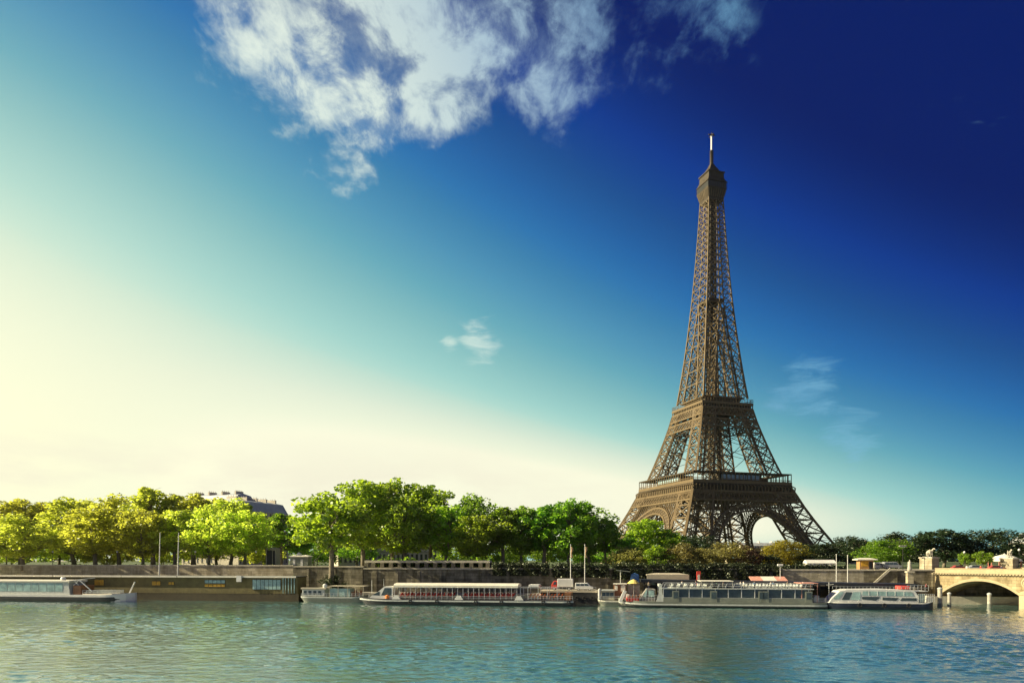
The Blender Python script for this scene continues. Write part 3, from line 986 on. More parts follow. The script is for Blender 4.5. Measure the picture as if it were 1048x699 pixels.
def make_tree_meshes(seed, H=20.0, RX=8.0, base=0.22, nclump=84, per=130, leaf=0.85, open_=0.35, shape='round', bark=M_BARK_P, multi=1):
    """crown and trunk meshes of one tree: base on z = 0, H high, crown RX wide to each side"""
    r = np.random.default_rng(seed)
    zb = H * base
    cz = (H + zb) / 2; hz = (H - zb) / 2
    cs, rs = [], []
    # a few big boughs that carry groups of clumps, so the outline bulges and leaves gaps
    boughs = []
    nb = 13
    for i in range(nb):
        a = i * 2.399 + r.random() * 0.7
        k = (i + 0.5) / nb
        zz = zb + hz * 2 * (0.06 + 0.80 * k) + r.normal() * 0.4
        if shape == 'round': rad = math.sqrt(max(0.05, 1 - ((zz - cz) / hz) ** 2))
        elif shape == 'dome': rad = math.sqrt(max(0.05, 1 - ((zz - zb) / (2 * hz)) ** 2))
        else: rad = 0.55 + 0.3 * math.sin(k * 3)
        rad *= RX * (0.42 + 0.32 * r.random())
        boughs.append(np.array((rad * math.cos(a), rad * math.sin(a), zz)))
    boughs.append(np.array((r.normal() * 0.8, r.normal() * 0.8, zb + hz * 1.75)))
    while len(cs) < nclump:
        b = boughs[len(cs) % len(boughs)]
        c = b + r.normal(size=3) * np.array((RX * 0.22, RX * 0.22, hz * 0.20))
        q = np.array((c[0] / RX, c[1] / RX, (c[2] - cz) / hz))
        if np.linalg.norm(q) > 0.90 and r.random() > 0.02: continue
        cs.append(c); rs.append(RX * (0.13 + 0.15 * r.random()))
    per_ = [int(per * 0.72 * (0.5 + r.random())) for _ in cs]
    V, F = leaf_cloud(cs, rs, per_, leaf * 0.76, r, flat=0.85)
    V[:, 2] = np.maximum(V[:, 2], zb * 0.85)
    # limbs
    mb = MB()
    for m_ in range(multi):
        off = np.array((0, 0, 0.)) if multi == 1 else np.array((math.cos(m_ * 2.1) * 0.7, math.sin(m_ * 2.1) * 0.7, 0))
        tr = H * 0.019 / math.sqrt(multi)
        top = np.array((r.normal() * 0.5, r.normal() * 0.5, zb + hz * 1.5)) + off * 2
        mid = off + np.array((r.normal() * 0.25, r.normal() * 0.25, zb * 0.9))
        pts = [off, off + (mid - off) * 0.5 + r.normal(size=3) * 0.12, mid, (mid + top) / 2 + r.normal(size=3) * 0.4, top]
        pts[0] = off - np.array((0, 0, 0.4))
        mb.tube(pts, [tr * 1.35, tr * 1.02, tr * 0.9, tr * 0.5, tr * 0.12], 8)
    for b in boughs:
        st = mid + (top - mid) * min(0.75, max(0.02, (b[2] - mid[2]) / max(top[2] - mid[2], 1) - 0.25))
        m1 = (st + b) / 2 + np.array((0, 0, 0.5)) + r.normal(size=3) * 0.3
        mb.tube([st, m1, b], [tr * 0.45, tr * 0.3, tr * 0.1], 6)
        for _ in range(3):
            e = b + r.normal(size=3) * RX * 0.2
            mb.tube([m1 + (b - m1) * 0.6, (b + e) / 2, e], [tr * 0.16, tr * 0.1, tr * 0.04], 5)
    return V, F, mb


_PROTO = {}


def proto(kind):
    if kind in _PROTO: return _PROTO[kind]
    spec = {
        'broad_a': dict(seed=3, H=20, RX=8.2, base=0.2), 'broad_b': dict(seed=17, H=20, RX=7.2, base=0.22, nclump=88),
        'high': dict(seed=23, H=20, RX=6.6, base=0.42, nclump=80), 'broad_c': dict(seed=29, H=20, RX=7.6, base=0.18, nclump=82), 'tall_a': dict(seed=41, H=20, RX=5.4, base=0.26, nclump=72, per=120),
        'tall_b': dict(seed=53, H=20, RX=5.0, base=0.30, nclump=66, per=120), 'open_a': dict(seed=67, H=20, RX=7.0, base=0.24, nclump=48, per=100),
        'dome_a': dict(seed=71, H=20, RX=11.0, base=0.12, shape='dome', nclump=96, per=120, bark=M_BARK), 'dome_b': dict(seed=83, H=20, RX=10, base=0.14, shape='dome', nclump=88, bark=M_BARK),
        'shrub_a': dict(seed=91, H=20, RX=13, base=0.03, shape='dome', nclump=70, per=100, leaf=1.3, multi=3, bark=M_BARK),
        'shrub_b': dict(seed=97, H=20, RX=12, base=0.03, shape='dome', nclump=64, per=100, leaf=1.3, multi=3, bark=M_BARK),
        'ball': dict(seed=101, H=20, RX=9, base=0.28, nclump=50, per=90, leaf=1.5, bark=M_BARK),
    }[kind]
    bark = spec.pop('bark', M_BARK_P)
    V, F, mb = make_tree_meshes(**spec)
    _PROTO[kind] = (V, F, mb, bark, {})
    return _PROTO[kind]


def tree(kind, leaf, name, u, vtop, vbase, width, D, label, cat='tree', group=None, rz=None, z0=None, lean=(0, 0)):
    """a tree whose crown top, crown width and foot are given where the sight lines of the photograph meet distance D"""
    V, F, mb, bark, cache = proto(kind)
    if leaf not in cache:
        cm = fast_mesh('crown', V, F, LM[leaf])
        tm = bpy.data.meshes.new('trunk'); tm.from_pydata(mb.v, [], mb.f); tm.materials.append(bark); tm.update()
        tm.polygons.foreach_set('use_smooth', [True] * len(tm.polygons))
        rx = (np.percentile(V[:, 0], 98.5) - np.percentile(V[:, 0], 1.5))
        cache[leaf] = (cm, tm, rx, np.percentile(V[:, 2], 99.7))
    cm, tm, rx, hh = cache[leaf]
    z = STREET if z0 is None else z0
    H = zat(vtop, D) - z
    W = width / FPX * D
    x, y, _ = at(u, D)
    r = thing(name, (x, y, z), rng.random() * 6.28 if rz is None else rz, label, cat, group)
    r.scale = (W / rx, W / rx, H / hh)
    for nm, me in (('crown', cm), ('trunk', tm)):
        o = bpy.data.objects.new(nm, me); COL.objects.link(o); o.parent = r
    return r


G_L = 'hazy sunlit trees on the embankment'
G_C = 'tall plane trees in the middle of the embankment'
G_R = 'dark trees behind the bridge end'
G_B = 'trees in the back rows'
T = tree
# hazy left, back row (from the frame's edge towards the middle)
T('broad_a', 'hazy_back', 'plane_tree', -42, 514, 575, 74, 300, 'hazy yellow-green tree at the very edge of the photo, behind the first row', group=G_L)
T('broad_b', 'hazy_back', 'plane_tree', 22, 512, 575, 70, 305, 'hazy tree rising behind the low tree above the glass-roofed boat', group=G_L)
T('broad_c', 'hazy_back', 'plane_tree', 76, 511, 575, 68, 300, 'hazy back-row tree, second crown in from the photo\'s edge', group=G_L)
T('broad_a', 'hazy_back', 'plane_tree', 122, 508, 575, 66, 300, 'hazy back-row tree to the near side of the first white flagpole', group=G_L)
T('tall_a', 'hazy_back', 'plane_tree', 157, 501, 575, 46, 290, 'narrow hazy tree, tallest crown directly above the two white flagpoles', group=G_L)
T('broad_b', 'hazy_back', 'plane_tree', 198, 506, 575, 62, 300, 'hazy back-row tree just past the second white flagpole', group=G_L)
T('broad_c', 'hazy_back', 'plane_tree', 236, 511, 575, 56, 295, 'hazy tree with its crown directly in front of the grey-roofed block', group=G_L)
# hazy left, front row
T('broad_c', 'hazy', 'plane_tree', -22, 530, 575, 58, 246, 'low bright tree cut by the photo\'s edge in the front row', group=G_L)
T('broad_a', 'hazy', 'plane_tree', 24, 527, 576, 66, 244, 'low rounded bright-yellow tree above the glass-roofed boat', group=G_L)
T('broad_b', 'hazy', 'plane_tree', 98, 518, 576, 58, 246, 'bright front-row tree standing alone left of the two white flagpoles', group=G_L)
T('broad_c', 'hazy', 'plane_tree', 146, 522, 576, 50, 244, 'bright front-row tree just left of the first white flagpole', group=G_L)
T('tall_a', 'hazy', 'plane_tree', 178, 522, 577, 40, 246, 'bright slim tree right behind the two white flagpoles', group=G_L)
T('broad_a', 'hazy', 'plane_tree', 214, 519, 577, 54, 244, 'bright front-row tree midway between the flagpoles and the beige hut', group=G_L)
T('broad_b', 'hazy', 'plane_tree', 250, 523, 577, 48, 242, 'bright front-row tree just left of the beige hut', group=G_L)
T('tall_b', 'deep', 'plane_tree', 287, 526, 578, 34, 262, 'darker narrow tree standing behind the beige hut', group=G_L)
T('tall_a', 'deep', 'plane_tree', 306, 531, 578, 30, 268, 'darker narrow tree behind the white-topped kiosk', group=G_L)
# the tree that roots on the lower quay
T('high', 'sunny', 'plane_tree', 338, 506, 600, 74, 213, 'big leafy tree rooted on the lower quay, its bare trunk in front of the wall', z0=QUAY, group=G_C)
# central clump
T('broad_b', 'sunny', 'plane_tree', 372, 493, 576, 62, 238, 'tall bright tree, first of the high clump above the red-seated boat\'s bow', group=G_C)
T('broad_c', 'plane', 'plane_tree', 402, 492, 576, 60, 252, 'tallest crown of the high middle clump', group=G_C)
T('broad_a', 'sunny', 'plane_tree', 414, 507, 577, 58, 236, 'bright tree in front of the tallest crown, above the dark square openings', group=G_C)
T('broad_b', 'plane', 'plane_tree', 440, 498, 576, 54, 254, 'tall tree at the far shoulder of the high middle clump', group=G_C)
T('open_a', 'plane', 'plane_tree', 456, 517, 577, 44, 240, 'thinly leaved tree showing pale bare limbs in the middle of the row', group=G_C)
T('broad_a', 'deep', 'plane_tree', 484, 506, 576, 52, 252, 'dark green tree behind the smaller bright one, right of the high clump', group=G_C)
T('broad_c', 'sunny', 'plane_tree', 489, 527, 577, 46, 236, 'smaller bright tree in front of the dark one, at the end of the square openings', group=G_C)
T('tall_b', 'deep', 'plane_tree', 514, 520, 576, 38, 244, 'slim tree first to the right of the smaller bright one', group=G_C)
T('broad_b', 'deep', 'plane_tree', 534, 519, 576, 38, 246, 'slim rounded tree above the stern of the red-seated boat', group=G_C)
T('tall_a', 'deep', 'plane_tree', 556, 518, 576, 42, 244, 'green tree above the white truck, with a bare pale trunk', group=G_C)
T('broad_c', 'deep', 'plane_tree', 582, 512, 576, 46, 242, 'tall green tree right behind the two quay flagpoles', group=G_C)
T('broad_a', 'deep', 'plane_tree', 603, 515, 576, 54, 246, 'last big green tree of the row, facing the tower across open sky', group=G_C)
T('tall_b', 'deep', 'plane_tree', 619, 531, 576, 26, 250, 'small dark tree hanging at the outer end of the row, nearest the tower', group=G_C)
# back rows that close the view under the crowns
back = [(8, 540, 60), (62, 538, 58), (110, 536, 56), (165, 536, 60), (222, 536, 60), (270, 540, 46), (322, 541, 44), (366, 538, 46), (470, 541, 46), (520, 546, 44), (560, 547, 44), (598, 546, 42), (632, 552, 40)]
blab = ['low hazy tree in the back row under the photo\'s edge crowns', 'low hazy tree in the back row behind the glass-roofed boat\'s bow', 'low hazy back-row tree left of the flagpoles',
        'low hazy back-row tree behind the flagpoles', 'low hazy back-row tree left of the beige hut', 'low back-row tree directly behind the beige hut', 'low dark back-row tree between kiosk and quay-rooted tree',
        'low dark back-row tree under the first of the high clump', 'low dark back-row tree beside the pale building\'s end', 'low dark back-row tree above the canopy end of the red-seated boat',
        'low dark back-row tree above the white truck', 'low dark back-row tree seen between the quay flagpoles', 'low dark back-row tree at the tower side of the row']
for i, ((u, vt, wd), lb) in enumerate(zip(back, blab)):
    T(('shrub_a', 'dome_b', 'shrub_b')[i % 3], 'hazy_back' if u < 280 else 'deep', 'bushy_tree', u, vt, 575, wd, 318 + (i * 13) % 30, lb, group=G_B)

# in front of the tower
T('broad_b', 'plane', 'park_tree', 662, 532, 576, 48, 262, 'bright green round tree standing before the tower\'s nearer arch', group='trees before the tower')
T('broad_c', 'sunny', 'park_tree', 689, 546, 577, 30, 256, 'smaller bright green tree leaning against the round one, before the tower', group='trees before the tower')
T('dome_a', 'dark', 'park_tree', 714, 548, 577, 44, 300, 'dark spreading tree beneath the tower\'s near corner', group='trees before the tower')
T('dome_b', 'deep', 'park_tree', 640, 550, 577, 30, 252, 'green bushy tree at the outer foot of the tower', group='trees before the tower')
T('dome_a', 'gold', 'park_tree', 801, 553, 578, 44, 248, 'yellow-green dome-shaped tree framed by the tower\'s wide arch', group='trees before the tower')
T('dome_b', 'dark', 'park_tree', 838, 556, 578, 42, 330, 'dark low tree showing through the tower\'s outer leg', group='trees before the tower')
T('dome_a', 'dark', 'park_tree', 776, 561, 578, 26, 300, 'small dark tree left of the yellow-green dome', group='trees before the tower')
for kind, leaf, u, vt, wd, D, lb in (
        ('shrub_a', 'olive', 642, 559, 40, 238, 'olive shrub left of the pale blossoming ones, above the moored boat\'s wheelhouse'),
        ('shrub_b', 'plane', 668, 558, 34, 236, 'fresh green shrub directly below the bright round tree'),
        ('shrub_a', 'olive', 697, 556, 40, 238, 'pale olive shrub, broadest of those under the tower'),
        ('shrub_b', 'olive', 722, 561, 34, 236, 'low pale olive shrub between the two broad ones'),
        ('shrub_b', 'olive', 744, 555, 44, 240, 'pale olive shrub with a tawny top, left of the russet bush'),
        ('shrub_a', 'russet', 765, 558, 28, 238, 'dark russet-brown bush under the tower\'s wide arch'),
        ('shrub_a', 'hedge', 787, 567, 26, 240, 'low dark green shrub between the russet bush and the yellow dome'),
        ('shrub_b', 'hedge', 824, 568, 30, 244, 'low dark green shrub right of the yellow dome')):
    T(kind, leaf, 'shrub', u, vt, 580, wd, D, lb, 'shrub', 'flowering shrubs along the embankment')

# dark trees on the far right
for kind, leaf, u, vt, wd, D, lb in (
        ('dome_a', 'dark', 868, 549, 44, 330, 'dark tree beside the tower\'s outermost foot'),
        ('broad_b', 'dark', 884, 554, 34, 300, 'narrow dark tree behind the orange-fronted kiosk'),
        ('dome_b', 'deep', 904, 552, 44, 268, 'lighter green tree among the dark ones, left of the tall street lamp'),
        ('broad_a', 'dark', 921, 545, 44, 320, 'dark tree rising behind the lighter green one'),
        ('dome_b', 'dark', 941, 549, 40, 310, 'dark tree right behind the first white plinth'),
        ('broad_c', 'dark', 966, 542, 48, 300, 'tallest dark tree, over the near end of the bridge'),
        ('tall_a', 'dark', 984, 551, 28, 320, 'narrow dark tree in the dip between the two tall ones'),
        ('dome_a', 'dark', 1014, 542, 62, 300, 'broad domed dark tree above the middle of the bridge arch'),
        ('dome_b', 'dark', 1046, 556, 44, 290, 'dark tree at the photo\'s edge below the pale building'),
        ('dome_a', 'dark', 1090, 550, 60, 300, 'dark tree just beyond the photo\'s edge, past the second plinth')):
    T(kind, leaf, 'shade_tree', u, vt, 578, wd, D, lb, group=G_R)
T('ball', 'plane', 'round_shrub', 988, 565, 581, 12, 218, 'small clipped green bush, left of the pair on the bridge approach', 'shrub', 'clipped bushes at the bridge end', z0=0.9)
T('ball', 'plane', 'round_shrub', 1006, 564, 581, 17, 214, 'larger clipped green bush, nearer the second plinth, on the bridge approach', 'shrub', 'clipped bushes at the bridge end', z0=0.9)
T('shrub_b', 'dark', 'round_shrub', 339, 588, 596, 24, 214.5, 'dark bush around the foot of the quay-rooted tree', 'shrub', z0=QUAY)


def hedge(name, u0, u1, o, depth, z0, z1, leaf, label, dens=26, size=0.5, group=None, ragged=0.35):
    """a clipped or hanging mass of leaves filling a long box with an uneven skin"""
    s0, s1 = S(u0, o), S(u1, o)
    ln = s1 - s0
    r = np.random.default_rng(int(u0 * 7 + z1 * 13))
    n = int(ln * (z1 - z0) * dens)
    x = r.random(n) * ln; z = r.random(n) ** 0.85
    top = (z1 - z0) * (1 - 0.12 * r.random(n)) + ragged * (np.sin(x * 0.9 + u0) * 0.4 + np.sin(x * 2.3) * 0.25 + np.sin(x * 0.23) * 0.5)
    y = r.random(n) * depth * (0.4 + 0.6 * r.random(n)) + 0.35 * np.sin(x * 1.3 + z * 4)
    P = np.stack([x, y, z * top], 1)
    nrm = r.normal(size=(n, 3)) * 0.7 + np.array((0, -0.8, 0.45)); nrm /= np.linalg.norm(nrm, axis=1)[:, None]
    t = np.cross(nrm, r.normal(size=(n, 3))); t /= np.linalg.norm(t, axis=1)[:, None]; b = np.cross(nrm, t)
    s = size * (0.6 + 0.8 * r.random(n))[:, None]
    V = np.stack([P - t * s / 2, P - b * s * 0.4, P + t * s / 2, P + b * s * 0.4], 1).reshape(-1, 3)
    F = np.arange(len(V)).reshape(-1, 4)
    root = thing(name, bank(s0, o, z0), R(BANK_A), label, 'hedge', group)
    o_ = bpy.data.objects.new('foliage', fast_mesh('foliage', V, F, LM[leaf])); COL.objects.link(o_); o_.parent = root
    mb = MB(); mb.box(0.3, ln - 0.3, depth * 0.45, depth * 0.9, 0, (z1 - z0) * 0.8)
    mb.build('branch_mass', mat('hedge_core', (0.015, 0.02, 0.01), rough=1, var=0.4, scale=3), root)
    return root


G_H = 'dark hedges along the top of the wall'
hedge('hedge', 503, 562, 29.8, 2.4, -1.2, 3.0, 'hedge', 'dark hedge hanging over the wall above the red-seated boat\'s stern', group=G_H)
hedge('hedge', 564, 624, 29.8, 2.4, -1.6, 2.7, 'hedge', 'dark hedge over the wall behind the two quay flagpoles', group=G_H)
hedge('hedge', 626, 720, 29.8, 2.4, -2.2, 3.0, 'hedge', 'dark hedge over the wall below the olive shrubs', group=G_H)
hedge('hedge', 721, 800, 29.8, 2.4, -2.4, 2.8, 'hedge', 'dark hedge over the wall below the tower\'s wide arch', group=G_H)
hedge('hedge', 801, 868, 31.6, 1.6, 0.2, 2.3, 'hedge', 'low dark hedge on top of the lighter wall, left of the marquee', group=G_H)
hedge('hedge', 380, 500, 34.5, 2.0, 1.0, 4.2, 'plane', 'green planting along the terrace above the dark square openings', group='terrace planting', dens=9, size=0.6, ragged=1.2)
hedge('hedge', 55, 250, 33.0, 1.4, 1.0, 2.0, 'plane', 'hazy low hedge along the pale embankment parapet', group='terrace planting', dens=14, size=0.5)

# far woods of the long park, seen between the legs of the tower
def woods(name, D, u0, u1, vt, leaf, n, label_seed):
    r = np.random.default_rng(label_seed)
    cs, rs, per = [], [], []
    for i in range(n):
        u = u0 + (u1 - u0) * (i + r.random()) / n
        d = D * (1 + 0.10 * r.random())
        x, y, _ = at(u, d)
        hgt = (zat(vt, d) - STREET) * (0.75 + 0.35 * r.random())
        for k in range(4):
            cs.append(np.array((x + r.normal() * 4, y + r.normal() * 4, STREET + hgt * (0.08 + 0.25 * k))))
            rs.append(hgt * 0.30); per.append(110)
    V, F = leaf_cloud(cs, rs, per, 2.4, r)
    V[:, 2] = np.maximum(V[:, 2], STREET)
    o = bpy.data.objects.new(name, fast_mesh(name, V, F, LM[leaf])); COL.objects.link(o)
    o['kind'] = 'stuff'
    return o


woods('distant_woods', 760, -60, 660, 556, 'deep', 70, 5)
woods('distant_woods', 800, 640, 1120, 560, 'dark', 60, 6)

# ------------------------------------------------------------------ boats
M_WHITE = mat('boat_white', (0.68, 0.67, 0.62), rough=0.4, var=0.10, scale=0.6)
M_CREAM = mat('canopy_cream', (0.72, 0.68, 0.56), rough=0.7, var=0.10, scale=0.5)
M_HULLB = mat('hull_black', (0.022, 0.024, 0.028), rough=0.4, var=0.35, scale=0.7, spec=0.5)
M_HULLN = mat('hull_navy', (0.018, 0.022, 0.040), rough=0.32, var=0.3, scale=0.6, spec=0.6)
M_HULLG = mat('hull_grey_green', (0.19, 0.205, 0.165), rough=0.5, var=0.2, scale=0.5)
M_STRIPE = mat('stripe_pale', (0.50, 0.52, 0.48), rough=0.5, var=0.15)
M_DECK = mat('deck_grey', (0.24, 0.23, 0.21), rough=0.8, var=0.25)
M_RED = mat('seat_red', (0.66, 0.06, 0.04), rough=0.55, var=0.2, scale=2)
M_ORANGE = mat('seat_orange', (0.70, 0.22, 0.05), rough=0.55, var=0.2, scale=2)
M_STEEL = mat('rail_steel', (0.62, 0.62, 0.58), rough=0.35, var=0.1, metal=0.3)
M_BGLASS = glass_mat('boat_glass', (0.05, 0.07, 0.07))
M_LGLASS = glass_mat('pale_glass', (0.32, 0.46, 0.42), rough=0.15)
M_BROWN = mat('pavilion_brown_veiled', (0.15, 0.125, 0.045), rough=0.7, var=0.3, scale=0.5)  # olive cast of the sun veil mixed into the brown
M_DARK = mat('dark_metal', (0.030, 0.030, 0.028), rough=0.55, var=0.3)
M_BLUE = mat('tarp_blue', (0.04, 0.11, 0.30), rough=0.6, var=0.25, scale=1)
M_YEL = mat('parasol_yellow', (0.70, 0.56, 0.16), rough=0.7, var=0.12)
M_AMBER = mat('amber_blind', (0.62, 0.34, 0.03), rough=0.6, var=0.2)
M_WOOD = mat('varnished_wood', (0.23, 0.10, 0.04), rough=0.45, var=0.25, scale=1.5, stretch=(0.3, 1, 1))
M_TYRE = mat('rubber_black', (0.02, 0.02, 0.02), rough=0.85, var=0.2)
M_SAND = mat('fascia_beige', (0.46, 0.41, 0.30), rough=0.8, var=0.12)
M_PINK = mat('awning_pink', (0.62, 0.30, 0.22), rough=0.75, var=0.15)


def hull(Lh, B, H, bowl=6.0, bowr=3.0, rise_l=0.6, rise_r=0.3, blunt_r=0.55, blunt_l=0.05, depth=0.8, n=28):
    """hull shell: x 0..Lh, y 0..B, waterline z = 0, deck height H"""
    rings = []
    xs = np.concatenate([np.linspace(0, bowl, 9), np.linspace(bowl, Lh - bowr, n)[1:-1], np.linspace(Lh - bowr, Lh, 7)])
    for x in xs:
        f = 1.0; h = H
        if x < bowl:
            k = 1 - x / bowl; f = blunt_l + (1 - blunt_l) * math.sqrt(max(0, 1 - k ** 2.0)); h = H + rise_l * k ** 1.6
        elif x > Lh - bowr:
            k = 1 - (Lh - x) / bowr; f = blunt_r + (1 - blunt_r) * math.sqrt(max(0, 1 - k ** 2.2)); h = H + rise_r * k ** 1.6
        b = B / 2 * f; c = B / 2
        dx = (0.55 * (h) * (1 - x / bowl)) if x < bowl else 0
        rings.append([(x, c - b, h), (x + dx * 0.3, c - b * 0.99, h * 0.55), (x + dx, c - b * 0.93, 0.0), (x + dx * 1.3, c - b * 0.7, -depth),
                      (x + dx * 1.3, c + b * 0.7, -depth), (x + dx, c + b * 0.93, 0.0), (x + dx * 0.3, c + b * 0.99, h * 0.55), (x, c + b, h)])
    return MB().loft(rings)


def strip_along(Lh, B, z0, z1, bowl, bowr, blunt_l, blunt_r, rise_l, rise_r, out=0.04, x_in=0.3):
    """a rubbing strake following the hull's near and far side"""
    mb = MB()
    for side in (-1, 1):
        pts = []
        for x in np.linspace(x_in, Lh - x_in, 50):
            f = 1.0; dz = 0
            if x < bowl: k = 1 - x / bowl; f = blunt_l + (1 - blunt_l) * math.sqrt(max(0, 1 - k ** 2)); dz = rise_l * k ** 1.6
            elif x > Lh - bowr: k = 1 - (Lh - x) / bowr; f = blunt_r + (1 - blunt_r) * math.sqrt(max(0, 1 - k ** 2.2)); dz = rise_r * k ** 1.6
            pts.append((x, B / 2 + side * (B / 2 * f + out), dz))
        rings = [[(x, y, z0 + dz), (x, y - side * 0.25, z0 + dz), (x, y - side * 0.25, z1 + dz), (x, y, z1 + dz)] for x, y, dz in pts]
        mb.loft(rings)
    return mb


def posts(mb, xs, y, z0, z1, w=0.08):
    for x in xs: mb.box(x - w / 2, x + w / 2, y - w / 2, y + w / 2, z0, z1)
    return mb


def rail(xs, y, z0, z1, bars=2, w=0.07):
    mb = MB(); posts(mb, xs, y, z0, z1, w)
    for k in range(bars):
        z = z1 - k * (z1 - z0) / max(bars, 1) * 0.95
        mb.box(min(xs), max(xs), y - w * 0.45, y + w * 0.45, z - w * 0.45, z + w * 0.45)
    return mb


def seat_row_mesh(m, B, aisle=1.2, n=3, w=0.46):
    mb = MB(); mb.box(0.12, 0.26, 0.9, B - 0.9, 0.0, 0.05)
    for side in (0, 1):
        y0 = 0.9 if side == 0 else B / 2 + aisle / 2
        y1 = B / 2 - aisle / 2 if side == 0 else B - 0.9
        k = max(1, int((y1 - y0) / w))
        for i in range(k):
            y = y0 + (y1 - y0) * (i + 0.5) / k
            mb.box(0, 0.44, y - 0.2, y + 0.2, 0.36, 0.48)
            mb.loft([[(0.40, y - 0.2, 0.46), (0.48, y - 0.2, 0.46), (0.48, y + 0.2, 0.46), (0.40, y + 0.2, 0.46)],
                     [(0.52, y - 0.19, 1.05), (0.58, y - 0.19, 1.05), (0.58, y + 0.19, 1.05), (0.52, y + 0.19, 1.05)]])
            mb.box(0.15, 0.22, y - 0.04, y + 0.04, 0.0, 0.36)
    return mb


def rows_of(proto_obj, xs, z, parent):
    proto_obj.location = (xs[0], 0, z)
    for x in xs[1:]:
        c = proto_obj.copy(); COL.objects.link(c); c.parent = parent; c.location = (x, 0, z)


def fairing(x, z0, w=2.4, h=1.1):
    """white sloped boarding block at the deck edge"""
    return MB().prism([(x - w / 2, z0), (x + w / 2, z0), (x + w * 0.22, z0 + h), (x - w * 0.22, z0 + h)], -0.12, 0.5)


def fender_ring(n=14):
    mb = MB()
    pts = [(0.42 * math.cos(a), 0, 0.42 * math.sin(a)) for a in np.linspace(0, 2 * math.pi, n + 1)]
    mb.tube(pts, 0.13, 7, cap=False)
    return mb


G_BOAT = 'excursion boats moored along the quay'


